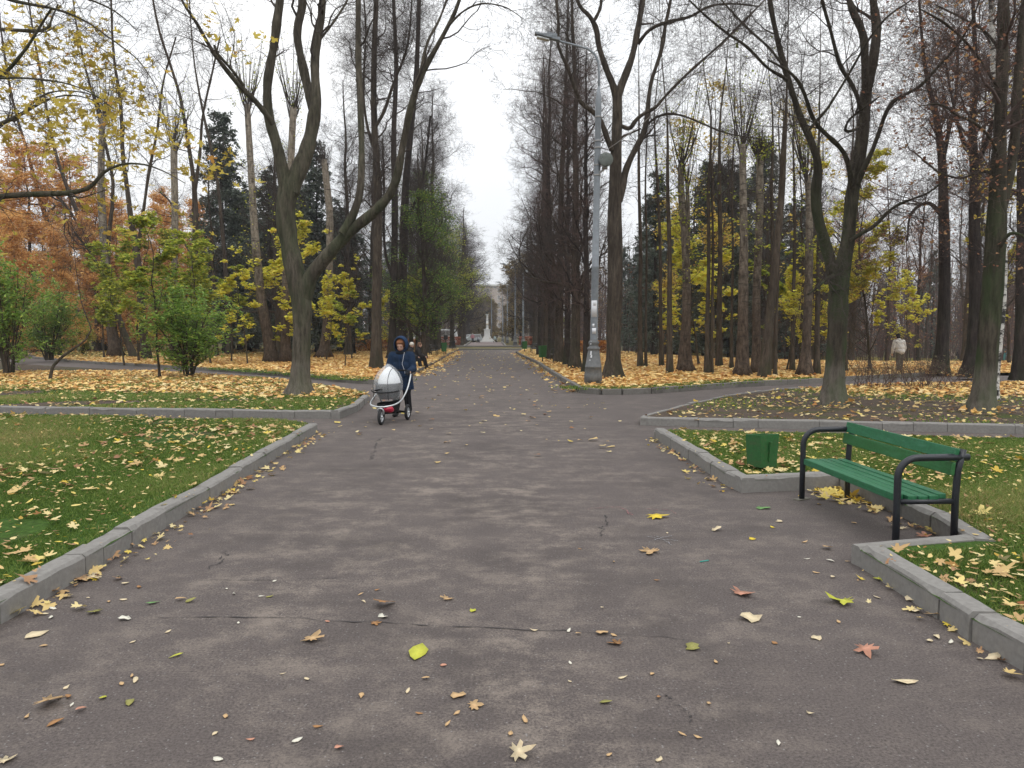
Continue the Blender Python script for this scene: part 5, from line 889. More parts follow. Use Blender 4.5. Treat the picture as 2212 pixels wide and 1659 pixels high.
# ------------------------------------------------------------------ lamp posts
def make_lamp(label, loc, rz, group=None, big=False, s=1.0):
    r = thing('street_lamp', label, 'street lamp', loc, rz, group, s); g = Geo()
    lathe(g, [(.0, -.05), (.275, -.05), (.275, .26), (.268, .285), (.25, .50), (.256, .505), (.256, .535), (.245, .54), (.178, 1.00), (.17, 1.02), (.195, 1.05), (.20, 1.075), (.19, 1.095), (.138, 1.15), (.140, 1.18), (.162, 1.225), (.165, 1.26), (.155, 1.29), (.125, 1.31), (.122, 1.35), (.115, 1.352)], 24); g.build('base', M_CAST, r)
    g = Geo(); lathe(g, [(.112, 1.34), (.108, 3.5), (.112, 3.51), (.112, 3.56), (.104, 3.57), (.090, 7.9), (.094, 7.91), (.094, 8.2), (.088, 8.45), (.032, 8.85), (.0, 8.86)], 18); g.build('pole', M_STEEL, r)
    g = Geo(); tube1(g, [(0, 0, 8.7), (0, 0, 9.2), (-.03, 0, 9.55), (-.14, 0, 9.78), (-.34, 0, 9.92), (-.7, 0, 10.02), (-1.2, 0, 10.14), (-1.75, 0, 10.26)], [.034] * 4 + [.03] * 4, 10); g.build('arm', M_STEEL, r)
    g = Geo(); T = np.array([[.98, 0, .2], [0, 1, 0], [-.2, 0, .98]])
    for k, (x, w_, h_) in enumerate(((-1.30, .09, .10), (-1.55, .13, .10), (-1.80, .11, .07))): box(g, (x, 0, 10.20 - .235 * (x + 1.3)), (.26, w_ * 2, h_), M3=T)
    box(g, (-1.42, 0, 10.30), (.32, .2, .10), M3=T); hd = g.build('lamp_head', M_STEEL, r, False); bevel_obj(hd, .02); g = Geo(); g.add([(.0, 0, 0)], np.zeros((0, 4), int)); 
    g = Geo(); box(g, (-1.68, 0, 10.20), (.38, .18, .05), M3=T); bevel_obj(g.build('diffuser', simple('lamp_diffuser' , (.6, .62, .62), .3) if big else bpy.data.materials['lamp_diffuser'], hd, False), .02)
    if big:
        for (z, w_, h_, off, mt) in ((2.02, .30, .50, -.25, M_PAPER), (2.36, .16, .16, -.1, M_PAPER), (1.52, .2, .17, -.12, M_PAPER), (1.72, .1, .1, -.3, M_PAPER)):
            g = Geo(); a0 = -PI / 2 + off; rr = .1125 + .003; q = np.linspace(a0 - w_ / 2 / rr * .62, a0 + w_ / 2 / rr * .62, 9); V = [(rr * math.cos(x), rr * math.sin(x), z + k * h_) for k in (0, 1) for x in q]; V = [(x, y, zz + .03 * (x + .1)) for x, y, zz in V]
            g.add(V, [[i, i + 1, i + 10, i + 9] for i in range(8)]); so = g.build('poster', mt, r); md = so.modifiers.new('thick', 'SOLIDIFY'); md.thickness = .004
        for k, (z, o_, h_) in enumerate(((.88, -.55, .12), (.80, -.45, .10), (.72, -.62, .05), (1.2, -.7, .1))):
            g = Geo(); rr = np.interp(z, [.54, 1.0, 1.02, 1.2], [.245, .178, .175, .163]) + .004; q = np.linspace(-PI / 2 + o_ - .12, -PI / 2 + o_ + .12, 4); V = [(rr * math.cos(x) * (1 - .1 * j), rr * math.sin(x) * (1 - .1 * j), z + j * h_) for j in (0, 1) for x in q]; g.add(V, [[i, i + 1, i + 5, i + 4] for i in range(3)]); g.build('torn_sticker', M_PAPER, r)
        for z in (7.25, 7.05, 6.55, 6.25, 7.95): 
            g = Geo(); lathe(g, [(.10, z - .02), (.108, z - .02), (.108, z + .02), (.10, z + .02)], 16); g.build('clamp_band', M_ZINC, r)
        for x in (-.1, .1): g = Geo(); box(g, (x - .02, -.268, .10), (.12, .02, .022)); g.build('vent_slot', M_DARK, r, False)
    return r
bl = G(1281, 829, .115)
lamp = make_lamp('tall grey lamp post with papers glued to it, at the right kerb corner', bl, 0, None, True)
lamp.rotation_euler.y = .012
# round floodlight clamped to the lamp post
fc = D(1309, 344, bl[1] - .2); r = thing('floodlight', 'round glass floodlight bolted to the big lamp post', 'floodlight', fc, 0); g = Geo(); Rx = np.array([[1, 0, 0], [0, 0, 1], [0, -1, 0]]) 
pr = np.array([(0, -.02), (.20, 0), (.213, .02), (.205, .06), (.17, .16), (.10, .24), (.0, .26)]); g2 = Geo(); lathe(g2, pr, 24); V = g2.v[0] @ np.array([[1, 0, 0], [0, 0, -1], [0, 1, 0]]).T; V = np.c_[V[:, 0], -V[:, 1] * 1.0, V[:, 2]] ; V[:, 1] = np.abs(V[:, 1]) * np.sign(g2.v[0][:, 2]); g.add(V, g2.f[0]); g.build('housing', M_CAST, r)
g = Geo(); lathe(g, [(0, 0), (.12, -.005), (.205, .02)], 24); V = g.v[0]; g.v[0] = np.c_[V[:, 0], V[:, 2] - .035, V[:, 1]]; g.build('glass', M_LENS, r)
g = Geo(); tube1(g, [(-.02, .12, -.18), (-.06, .14, -.28), (-.20, .16, -.38), (-.28, .18, -.40)], .035, 8); box(g, (-.02, .12, -.21), (.16, .12, .10)); g.build('bracket', M_ZINC, r)
q = [D(1313, 322, bl[1] - .1), D(1345, 300, bl[1] - .6), D(1393, 262, bl[1] - 1.6), D(1482, 175, bl[1] - 3.4), D(1606, 50, bl[1] - 6), D(1651, 0, bl[1] - 7), D(1800, -160, bl[1] - 9.5)]; g = Geo(); tube1(g, resample(q, 30), .011, 5); tag(g.build('overhead_cable', M_ZINC, None), 'thin cable rising to the right from the floodlight of the big lamp post', 'cable')
GL = 'lamp posts far along the path'
for (bx, Y, rz_, lab) in [(1113, 93, 0, 'pale lamp post left of the pair at the far right corner'), (1130, 87, 0, 'lamp post right of the pair at the far right corner'), (1096, 126, 0, 'distant lamp post right of the white column'), (1086, 141, 0, 'most distant lamp post of the right row'), (1062, 150, 0, 'thin distant lamp post directly behind the white column'), (794, 84, PI, 'lone lamp post above the hedge behind the woman in blue')]:
    make_lamp(lab, ((bx - CX) / F * Y, Y, .02), rz_, GL)

# ------------------------------------------------------------------ the white column
Ym = 139.0; k = Ym / F; mc = ((1052.5 - CX) * k, Ym); M_STONE = simple('white_stone', (.62, .62, .60), .7, 0, .08, 3); M_BRZ = simple('dark_bronze', (.05, .055, .05), .5, .3, .2, 8)
r = thing('memorial_column', 'white column on a stepped pedestal topped by a dark eagle, at the far end of the path', 'monument', (*mc, 0), 0, None, (.62, .62, 1)); px = .0195
g = Geo()
for i, (w_, z0, z1) in enumerate([(4.6, -.05, .22), (3.9, .22, .40), (3.3, .40, .60), (2.7, .60, .8), (2.2, .8, 1.0)]): box(g, (0, 0, (z0 + z1) / 2), (w_, w_, z1 - z0 - .002))
bevel_obj(g.build('steps', M_STONE, r, False), .02); g = Geo(); box(g, (0, 0, 1.65), (1.75, 1.75, 1.29)); box(g, (0, 0, 2.36), (2.05, 2.05, .12)); box(g, (0, 0, 2.26), (1.9, 1.9, .08)); box(g, (0, 0, 1.06), (1.95, 1.95, .12)); bevel_obj(g.build('pedestal', M_STONE, r, False), .02)
g = Geo(); lathe(g, [(.50, 2.42), (.50, 2.5), (.42, 2.56), (.40, 2.6), (.38, 3.3), (.405, 3.31), (.405, 3.45), (.38, 3.46), (.33, 5.0), (.34, 5.02), (.38, 5.1)], 24); g.build('shaft', M_STONE, r); g = Geo(); box(g, (0, 0, 5.17), (.95, .95, .14)); lathe(g, [(.36, 5.02), (.46, 5.1)], 16); g.build('capital', M_STONE, r, False)
g = Geo(); lathe(g, [(.398, 3.30), (.415, 3.31), (.415, 3.45), (.398, 3.46)], 20); g.build('gilt_band', simple('gilt', (.5, .38, .2), .4), r); g = Geo(); lathe(g, [(0, 5.24), (.16, 5.25), (.12, 5.4), (.15, 5.55), (.09, 5.75), (.0, 5.85)], 10)
for s in (-1, 1): g.add([(0, 0, 5.45), (s * .25, .05, 5.72), (s * .62, .1, 5.80), (s * .55, .1, 5.62), (s * .25, .05, 5.45), (0, .06, 5.60)], [[0, 1, 2, 3, 4], [4, 3, 2, 1, 5]])
g.build('eagle', M_BRZ, r)

# ------------------------------------------------------------------ the far house, cars and van
M_BRICK = simple('hazed_brick_wall', (.34, .29, .25), .9, 0, .15, .4); M_WIN = simple('hazed_window', (.2, .19, .185), .3, 0, .3, .5); M_WFR = simple('pale_window_frame', (.5, .5, .48), .6)  # wall and pane colours lifted and evened out to imitate distance haze
Yb = 330.0; zb_ = 1.65 + (HOR - 619) / F * Yb; r = thing('apartment_house', 'large brownish brick apartment house closing the far end of the path', 'building', (-13, Yb, 0)); g = Geo(); box(g, (0, 7, zb_ / 2), (70, 14, zb_)); g.build('wall', M_BRICK, r, False); g = Geo(); box(g, (0, 7, zb_ + .35), (71, 15, .7)); g.build('cornice', M_WFR, r, False)
g = Geo(); box(g, (0, 0, 0), (1.5, .12, 2.0)); wf = g.mesh('window_frame', M_WFR, False); g = Geo(); box(g, (0, -.04, 0), (1.25, .12, 1.75)); wp = g.mesh('window_pane', M_WIN, False)
for i in range(14):
    for j in range(7):
        o = link('window', wf, r); o.location = (-32 + i * 4.9, -.03, 2.2 + j * 3.05); o2 = link('pane', wp, o)
def vehicle(name, label, cat, loc, rz, Lv, Wv, Hv, hood, c, group=None):
    r = thing(name, label, cat, loc, rz, group); mt = simple(name + '_paint' + str(round(loc[0])), c, .3, 0, .05, 3, 0, .5); prof = [(-Lv / 2, .35), (-Lv / 2, Hv * .52), (-Lv / 2 + hood, Hv * .58), (-Lv / 2 + hood + .5, Hv * .96), (-Lv / 2 + hood + .8, Hv), (Lv / 2 - .35, Hv), (Lv / 2 - .05, Hv * .6), (Lv / 2, Hv * .5), (Lv / 2, .35)]
    n = len(prof); V = [(x, s * Wv / 2 * (.9 if z > Hv * .8 else 1), z) for s in (-1, 1) for x, z in prof]; g = Geo(); g.add(V, [[i, (i + 1) % n, n + (i + 1) % n, n + i] for i in range(n)]); g.f += [np.array([list(range(n))[::-1]]), np.array([[n + i for i in range(n)]])]; g.a += [np.zeros(1)] * 2; bevel_obj(g.build('body', mt, r, False), .06, 3)
    x0 = -Lv / 2 + hood + .55; x1 = Lv / 2 - .4; m_ = max(2, int((x1 - x0) / 1.05)); 
    for s in (-1, 1):
        for k in range(m_):
            g = Geo(); xa = x0 + (x1 - x0) * k / m_ + .04; xb = x0 + (x1 - x0) * (k + 1) / m_ - .04; box(g, ((xa + xb) / 2, s * (Wv / 2 * .985), Hv * .755), (xb - xa, .07, Hv * .33)); g.build('window', M_WIN, r, False)
        for x in (-Lv / 2 + .85, Lv / 2 - .85):
            g = Geo(); q = np.linspace(0, 2 * PI, 16, endpoint=False); V = [(x + .32 * math.cos(t), s * Wv / 2 + d, .32 + .32 * math.sin(t)) for d in (-.1, .08) for t in q]; g.add(V, [[i, (i + 1) % 16, 16 + (i + 1) % 16, 16 + i] for i in range(16)]); g.f += [np.array([list(range(16))]), np.array([[16 + i for i in range(16)]])]; g.a += [np.zeros(1)] * 2; g.build('wheel', M_DARK, r, False)
    for e in (-1, 1): g = Geo(); box(g, (e * (Lv / 2 + .005), -.0, .62), (.05, Wv * .8, .14)); g.build('headlight' if e < 0 else 'tail_light', M_WFR if e < 0 else simple('tail_red', (.3, .02, .02), .3), r, False)
    g = Geo(); box(g, (-Lv / 2 + hood + .27, 0, Hv * .77), (.06, Wv * .8, Hv * .36), M3=np.array([[.82, 0, .55], [0, 1, 0], [-.55, 0, .82]])); g.build('windscreen', M_WIN, r, False); return r
vehicle('white_van', 'white minibus with dark windows parked behind the left hedge', 'van', (-10.6, 108, -.1), .0, 5.4, 2.0, 2.35, .7, (.72, .74, .74)); vehicle('parked_car', 'pale grey car parked left of the white column', 'car', (-7.6, 134, 0), .5, 4.2, 1.7, 1.45, 1.2, (.35, .38, .38)); vehicle('parked_car', 'white car glimpsed between the far left trunks', 'car', (-14.2, 112, 0), .1, 4.2, 1.7, 1.45, 1.2, (.7, .7, .7))
M_TEAL = simple('teal_paint', (.03, .22, .22), .5); p = G(2181, 781, .02); r = thing('teal_railing', 'teal metal frame of a playground behind the right-edge trunks', 'railing', p, .1); sY = p[1] / F
for x in (-14, 14): g = Geo(); tube1(g, [(x * sY, 0, -.1), (x * sY, 0, 27 * sY)], .06, 8); g.build('post', M_TEAL, r)
g = Geo(); tube1(g, [(-14 * sY, 0, 27 * sY), (14 * sY, 0, 27 * sY)], .05, 8); tube1(g, [(-14 * sY, 0, 12 * sY), (14 * sY, 0, 12 * sY)], .04, 8); g.build('rail', M_TEAL, r); g = Geo(); [box(g, (x * sY, .3, 11 * sY), (4 * sY, .05, 20 * sY)) for x in (-11, -6)]; g.build('panel', M_TEAL, r, False)

# ------------------------------------------------------------------ people
def ellipsoid(g, c, rad, R=None, S=16, K=10):
    th = np.linspace(0, PI, K + 1); ph = 2 * PI * np.arange(S) / S; V = np.stack([np.sin(th)[:, None] * np.cos(ph)[None], np.sin(th)[:, None] * np.sin(ph)[None], np.cos(th)[:, None] * np.ones(S)[None]], -1).reshape(-1, 3) * np.array(rad)
    if R is not None: V = V @ np.array(R).T
    k = np.arange(K)[:, None] * S; s_ = np.arange(S)[None]; s2 = (s_ + 1) % S; g.add(V + np.array(c), np.stack([k + s_, k + S + s_, k + S + s2, k + s2], -1).reshape(-1, 4))
def chain(g, pts, rs):
    for i, (p, r_) in enumerate(zip(pts, rs)): ellipsoid(g, p, (r_,) * 3, None, 12, 8)
    for (p, q, r0, r1) in zip(pts, pts[1:], rs, rs[1:]):
        tube1(g, [np.array(p), np.array(p) * .5 + np.array(q) * .5, np.array(q)], [r0, (r0 + r1) / 2, r1], 12)
def fuse(g, name, m, parent, voxel=.014, smooth=5):
    me = g.mesh(name, m); o = link(name, me); md = o.modifiers.new('r', 'REMESH'); md.mode = 'VOXEL'; md.voxel_size = voxel; ms = o.modifiers.new('s', 'SMOOTH'); ms.iterations = smooth; ms.factor = .5
    dg = bpy.context.evaluated_depsgraph_get(); nm = bpy.data.meshes.new_from_object(o.evaluated_get(dg)); o.modifiers.clear(); o.data = nm
    if not nm.materials: nm.materials.append(m)
    for p_ in nm.polygons: p_.use_smooth = True
    o.parent = parent; return o
def rotx(a): return np.array([[1, 0, 0], [0, math.cos(a), -math.sin(a)], [0, math.sin(a), math.cos(a)]])
def cloth(name, c, rough=.85): return simple(name, c, rough, 0, .3, 11, .9, .2)
SKIN = simple('skin', (.50, .30, .22), .55, 0, .08, 20, 0, .3)
def hand(g, w_, d, side, s=1.0, curl=.6):
    w_ = np.array(w_, float); d = nrm(np.array(d, float)); sd = nrm(np.cross(d, [0, 0, 1.0])) * side; dn = nrm(np.cross(sd, d)) * side; dn = dn if dn[2] < 0 else -dn; pc = w_ + d * .045 * s; ellipsoid(g, pc, (.036 * s, .036 * s, .03 * s))
    for k, (o_, l_) in enumerate(((-.030, .062), (-.010, .072), (.010, .067), (.030, .052))):
        b = w_ + d * .075 * s + sd * o_ * s; m1 = b + (d * .7 + dn * .7 * curl) * l_ * .5 * s; e = m1 + (d * .2 + dn * 1.0 * curl) * l_ * .5 * s; chain(g, [b, m1, e], [.0095 * s, .009 * s, .008 * s])
    b = w_ + d * .03 * s - sd * .032 * s; chain(g, [b, b + (-sd * .8 + d * .5) * .03 * s, b + (-sd * .5 + d * 1.1 + dn * .5) * .045 * s], [.012 * s, .011 * s, .009 * s])
def head_geo(g, c, pitch=.0, s=1.0):
    R = rotx(pitch); q = lambda v: np.array(c) + R @ (np.array(v) * s)
    ellipsoid(g, q((0, .012, .02)), np.array((.074, .092, .098)) * s, R); ellipsoid(g, q((0, -.022, -.045)), np.array((.058, .062, .070)) * s, R); ellipsoid(g, q((0, -.058, -.095)), np.array((.026, .022, .020)) * s, R)
    ellipsoid(g, q((0, -.092, -.012)), np.array((.012, .020, .024)) * s, R @ rotx(.3)); ellipsoid(g, q((0, -.098, -.026)), np.array((.016, .014, .011)) * s, R); ellipsoid(g, q((0, -.070, .028)), np.array((.052, .018, .012)) * s, R)
    for k in (-1, 1): ellipsoid(g, q((k * .036, -.060, -.03)), np.array((.022, .022, .022)) * s, R); ellipsoid(g, q((k * .074, .01, -.01)), np.array((.010, .018, .030)) * s, R)
    return q, R
def figure(label, loc, rz, J, cols, group=None, voxel=.016, hat=None, skirt=None, s=1.0, hairc=None, pitch=.15, det=False):
    """J: joints in metres, facing -Y: hip, chest, neck, head, and l/r lists elbow, wrist, knee, ankle"""
    r = thing('person', label, 'person', loc, rz, group, s); g = Geo(); P3 = {k: np.array(v, float) for k, v in J.items()}
    hd = P3['head']; q, R = head_geo(g, hd, pitch); chain(g, [P3['neck'], hd - [0, -.02, .06]], [.052, .05]); chain(g, [P3['hip'], (P3['hip'] + P3['chest']) / 2, P3['chest'], P3['neck']], [.12, .115, .12, .055])
    for k, sg in (('l', -1), ('r', 1)):
        sh = P3['sh' + k]; chain(g, [P3['chest'], sh, P3['el' + k], P3['wr' + k]], [.09, .055, .042, .03]); dd = P3['wr' + k] - P3['el' + k]; hand(g, P3['wr' + k], dd, sg)
        hp = P3['hip'] + [sg * .085, 0, -.02]; chain(g, [hp, P3['kn' + k], P3['an' + k]], [.085, .055, .038])
    fuse(g, 'body', SKIN, r, .012, 2)
    cm = cloth('coat_' + str(len(bpy.data.materials)), cols['coat']); g = Geo(); ch, hp, nk_ = P3['chest'], P3['hip'], P3['neck']; ax = nrm(ch - hp)
    m_ = (hp + ch) / 2; an = math.atan2(-(ch - hp)[1], (ch - hp)[2]); Rt = rotx(an); bw = cols.get('bulk', 1.0)
    ellipsoid(g, ch + ax * .0, (.195 * bw, .135 * bw, .15), Rt); ellipsoid(g, m_, (.195 * bw, .15 * bw, .2), Rt); ellipsoid(g, hp, (.20 * bw, .155 * bw, .15), Rt); chain(g, [ch + ax * .05, nk_ + [0, 0, -.0]], [.11, .085])
    if skirt:
        n = 7
        for i in range(n): t = i / (n - 1); p = hp + np.array([0, skirt[1] * t, -skirt[0] * t]); ellipsoid(g, p, (.20 * bw + .03 * t, .155 * bw + .03 * t, .06 if i < n - 1 else .025))
    for k, sg in (('l', -1), ('r', 1)): sh = P3['sh' + k]; w_ = P3['el' + k] + (P3['wr' + k] - P3['el' + k]) * .95; chain(g, [ch + [sg * .1, 0, .05], sh, (sh + P3['el' + k]) / 2, P3['el' + k], w_], [.10, .085 * bw, .076 * bw, .068 * bw, .052 * bw])
    coat = fuse(g, 'coat', cm, r, voxel, 4)
    tm = cloth('trousers_' + str(len(bpy.data.materials)), cols['legs']); g = Geo(); ellipsoid(g, hp + [0, 0, -.03], (.165, .13, .11))
    for k, sg in (('l', -1), ('r', 1)): h2 = hp + [sg * .085, 0, -.02]; chain(g, [h2, (h2 + P3['kn' + k]) / 2, P3['kn' + k], (P3['kn' + k] + P3['an' + k]) / 2, P3['an' + k] + [0, 0, .01]], [.105, .095, .078, .07, .062])
    fuse(g, 'trousers', tm, r, voxel, 3); bm = cloth('shoe_' + str(len(bpy.data.materials)), cols.get('shoe', (.015, .014, .014)), .5)
    for k in 'lr':
        g = Geo(); a = P3['an' + k]; ellipsoid(g, a + [0, -.07, -.045], (.045, .13, .04)); ellipsoid(g, a + [0, .02, -.02], (.046, .06, .065)); fuse(g, 'shoe', bm, r, .012, 2)
    if hat is not None:
        g = Geo(); ellipsoid(g, q((0, .015, .045)), (.092, .108, .092), R); ellipsoid(g, q((0, .02, .0)), (.088, .10, .05), R); ho = fuse(g, 'hat', cloth('hat_' + str(len(bpy.data.materials)), hat), r, .012, 2)
    if hairc is not None:
        g = Geo(); ellipsoid(g, q((0, .022, .035)), (.084, .098, .095), R); ellipsoid(g, q((0, .05, -.03)), (.08, .07, .09), R); fuse(g, 'hair', cloth('hair_' + str(len(bpy.data.materials)), hairc), r, .012, 2)
    r['_q'] = 0; del r['_q']; return r, q, R, P3
# the woman pushing the pram
fw = np.array([-2.36, 13.27]); th = math.radians(8); wx = np.array([math.sin(th), math.cos(th)]); wloc = fw + wx * 1.50 + np.array([-.05, 0])
woman, q, R, J = figure('woman in a hooded blue coat pushing the pram along the left side of the path', (*wloc, 0), -th, dict(hip=(0, 0, .80), chest=(0, .0, 1.12), neck=(0, -.02, 1.245), head=(0, -.055, 1.375), shl=(-.18, 0, 1.175), shr=(.18, 0, 1.175), ell=(-.245, -.06, .94), elr=(.25, -.06, .93), wrl=(-.17, -.29, .905), wrr=(.235, -.29, .895), knl=(-.09, -.10, .44), knr=(.095, .02, .44), anl=(-.09, -.11, .085), anr=(.10, .14, .10)), dict(coat=(.009, .022, .050), legs=(.012, .012, .014), bulk=1.08), None, .014, None, (.27, .02), 1.02, None, .38)
g = Geo(); ellipsoid(g, q((0, .045, .035)), (.10, .115, .115), R); ellipsoid(g, q((0, -.035, .088)), (.072, .05, .030), R); fuse(g, 'hair', cloth('reddish_hair', (.20, .085, .04)), woman, .010, 2)
def hoodmesh(rad, c, R, cut, S=28, K=20):
    th_ = np.linspace(0, PI, K + 1); ph = 2 * PI * np.arange(S) / S; U = np.stack([np.sin(th_)[:, None] * np.cos(ph)[None], np.cos(th_)[:, None] * np.ones(S)[None], np.sin(th_)[:, None] * np.sin(ph)[None]], -1); V = U.reshape(-1, 3) * np.array(rad); V[:, 2] += .0
    k = np.arange(K)[:, None] * S; s_ = np.arange(S)[None]; s2 = (s_ + 1) % S; Fq = np.stack([k + s_, k + s2, k + S + s2, k + S + s_], -1).reshape(-1, 4); cen = U.reshape(-1, 3)[Fq].mean(1); keep = ~((cen[:, 1] < cut) ); Fq = Fq[keep]
    g = Geo(); g.add(V @ np.array(R).T + np.array(c), Fq); return g
cm = cloth('blue_coat', (.011, .028, .066)); hc = q((0, .035, .015)); hR = rotx(.12); g = hoodmesh((.145, .165, .172), hc, hR, -.58); ho = g.build('hood', cm, woman); ho.modifiers.new('t', 'SOLIDIFY').thickness = .012
g = Geo(); an = np.linspace(0, 2 * PI, 30); ring = [np.array(hc) + hR @ np.array((.122 * math.cos(t), -.165 * .58 - .004, .142 * math.sin(t))) for t in an]; tube1(g, ring, .026, 10, False); g.build('hood_lining', cloth('black_lining', (.008, .008, .010)), ho)
g = Geo(); ellipsoid(g, (0, -.03, 1.235), (.115, .10, .055)); ellipsoid(g, (0, -.045, 1.27), (.085, .075, .04)); fuse(g, 'scarf', cloth('black_scarf', (.008, .009, .012)), woman, .012, 2)
for k in (-1, 1): g = Geo(); ellipsoid(g, q((k * .032, -.083, .006)), (.015, .006, .0045), R); g.build('eye', cloth('dark_eye', (.05, .03, .025)), woman); g = Geo(); ellipsoid(g, q((k * .033, -.086, .024)), (.019, .006, .004), R); g.build('eyebrow', cloth('brow_hair', (.16, .08, .05)), woman)
g = Geo(); ellipsoid(g, q((0, -.084, -.058)), (.022, .008, .006), R); g.build('mouth', cloth('lips', (.34, .13, .11), .5), woman)
g = Geo(); tube1(g, resample([(.085, -.10, 1.25), (.082, -.155, 1.16), (.075, -.17, 1.10), (.06, -.172, 1.03), (.085, -.175, .96), (.105, -.18, .90), (.12, -.185, .84)], 24), .0045, 6); g.build('earphone_cord', cloth('pale_cord', (.45, .46, .48)), woman)
for k in (-1, 1): g = Geo(); box(g, (k * .115, -.178, .80), (.11, .012, .035), M3=rotx(.05)); bevel_obj(g.build('pocket_flap', cm, woman, False), .005)
g = Geo(); tube1(g, resample([(0, -.165, 1.20), (.0, -.172, 1.05), (0, -.178, .9), (0, -.185, .72), (0, -.20, .56)], 20), .009, 8); g.build('placket', cm, woman)
GLV = cloth('dark_glove', (.012, .014, .018))
for k, sg in (('l', -1), ('r', 1)): g = Geo(); dd = J['wr' + k] - J['el' + k]; hand(g, J['wr' + k] - nrm(dd) * .0, dd, sg, 1.18, .75); chain(g, [J['wr' + k] - nrm(dd) * .04, J['wr' + k] + nrm(dd) * .02], [.043, .036]); fuse(g, 'glove', GLV, woman, .006, 2)

# the pram
M_ALU = simple('brushed_aluminium', (.55, .57, .58), .3, .75, .1, 30); M_TYRE = simple('tyre_rubber', (.02, .02, .021), .8, 0, .2, 50, .2); M_PGR = cloth('grey_pram_fabric', (.05, .053, .057)); M_PBK = cloth('black_pram_fabric', (.014, .014, .015)); M_PWH = simple('pale_pram_fabric', (.66, .68, .70), .8, 0, .08, 9, .15, .2); M_COV = glassy('clear_rain_cover', (.90, .92, .94), .18, .10); M_RED = simple('red_plastic_bag', (.42, .02, .05), .35, 0, .3, 14, .5)
pram = thing('pram', 'three-wheeled pram with a silver frame under a clear rain cover, red bag beneath', 'pram', (*fw, 0), -th); WR = .150
def wheel(x, y, hub):
    g = Geo(); a = np.linspace(0, 2 * PI, 32, endpoint=False); mn = 10
    def torus(R0, r0, xw=1.0):
        b = 2 * PI * np.arange(mn) / mn; V = np.stack([x + xw * r0 * np.sin(b)[None] * np.ones((32, 1)), y + (R0 + r0 * np.cos(b)[None]) * np.cos(a)[:, None], WR + (R0 + r0 * np.cos(b)[None]) * np.sin(a)[:, None]], -1); i = np.arange(32)[:, None] * mn; i2 = ((np.arange(32) + 1) % 32)[:, None] * mn; s_ = np.arange(mn)[None]; s2 = (s_ + 1) % mn; return V.reshape(-1, 3), np.stack([i + s_, i2 + s_, i2 + s2, i + s2], -1).reshape(-1, 4)
    g.add(*torus(WR - .029, .029)); wo = g.build('wheel', M_TYRE, pram); g = Geo(); g.add(*torus(WR - .052, .010, 1.4)); g.build('rim', M_ALU, wo); g = Geo()
    for k in range(6):
        t = k * PI / 3 + .2; e = np.array([x, y + math.cos(t) * (WR - .055), WR + math.sin(t) * (WR - .055)]); tube1(g, [(x, y, WR), e], .009, 6)
    tube1(g, [(x - .035, y, WR), (x + .035, y, WR)], .022, 10); g.build('spokes', M_ALU, wo)
wheel(0, 0, .03); wheel(-.255, .83, .03); wheel(.255, .83, .03)
g = Geo(); loop = [(-.235, 1.16, .90), (-.255, 1.02, .78), (-.275, .78, .62), (-.28, .55, .50), (-.275, .30, .41), (-.22, .08, .36), (-.10, -.03, .335), (0, -.05, .33), (.10, -.03, .335), (.22, .08, .36), (.275, .30, .41), (.28, .55, .50), (.275, .78, .62), (.255, 1.02, .78), (.235, 1.16, .90)]; tube1(g, resample(loop, 60), .015, 10); g.build('frame', M_ALU, pram)
g = Geo(); tube1(g, [(-.235, 1.16, .90), (-.22, 1.20, .925), (0, 1.205, .93), (.22, 1.20, .925), (.235, 1.16, .90)], .017, 10); g.build('handlebar', M_PBK, pram)
g = Geo()
for s in (-1, 1): tube1(g, [(s * .275, .66, .55), (s * .24, .76, .34), (s * .225, .83, WR)], .014, 8); tube1(g, [(s * .225, .83, WR + .01), (s * .15, .45, .22), (s * .05, .10, .31)], .013, 8); tube1(g, [(s * .03, .02, .33), (s * .042, .015, .24), (s * .042, 0, WR)], .010, 8)
tube1(g, [(-.255, .83, WR), (.255, .83, WR)], .012, 8); g.build('chassis', M_PBK, pram); g = Geo(); tube1(g, resample([(-.045, 0, .19), (-.05, -.03, .27), (0, -.05, .305), (.05, -.03, .27), (.045, 0, .19)], 16), .016, 8); g.build('mudguard', M_ALU, pram)
def shell(cx, cy, cz, rx, ry, rz_, z0, z1, S=32, K=14, e=1.0):
    zz = np.linspace(z0, z1, K); ph = 2 * PI * np.arange(S) / S; V = []
    for z in zz: f = max(0.0, 1 - abs((z - cz) / rz_) ** (1.75 if z > cz else 2.2)) ** (.72 if z > cz else .5); V += [(cx + rx * f * math.copysign(abs(math.cos(p)) ** e, math.cos(p)), cy + ry * f * math.copysign(abs(math.sin(p)) ** e, math.sin(p)), z) for p in ph]
    k = np.arange(K - 1)[:, None] * S; s_ = np.arange(S)[None]; s2 = (s_ + 1) % S; return np.array(V), np.stack([k + s_, k + s2, k + S + s2, k + S + s_], -1).reshape(-1, 4)
g = Geo(); g.add(*shell(0, .44, .70, .215, .37, .31, .44, .73)); o = g.build('carrycot', M_PGR, pram); o.modifiers.new('t', 'SOLIDIFY').thickness = .012; g = Geo(); g.add(*shell(0, .50, .70, .205, .30, .335, .715, 1.034)); o = g.build('sunshade', M_PWH, pram); o.modifiers.new('t', 'SOLIDIFY').thickness = .008
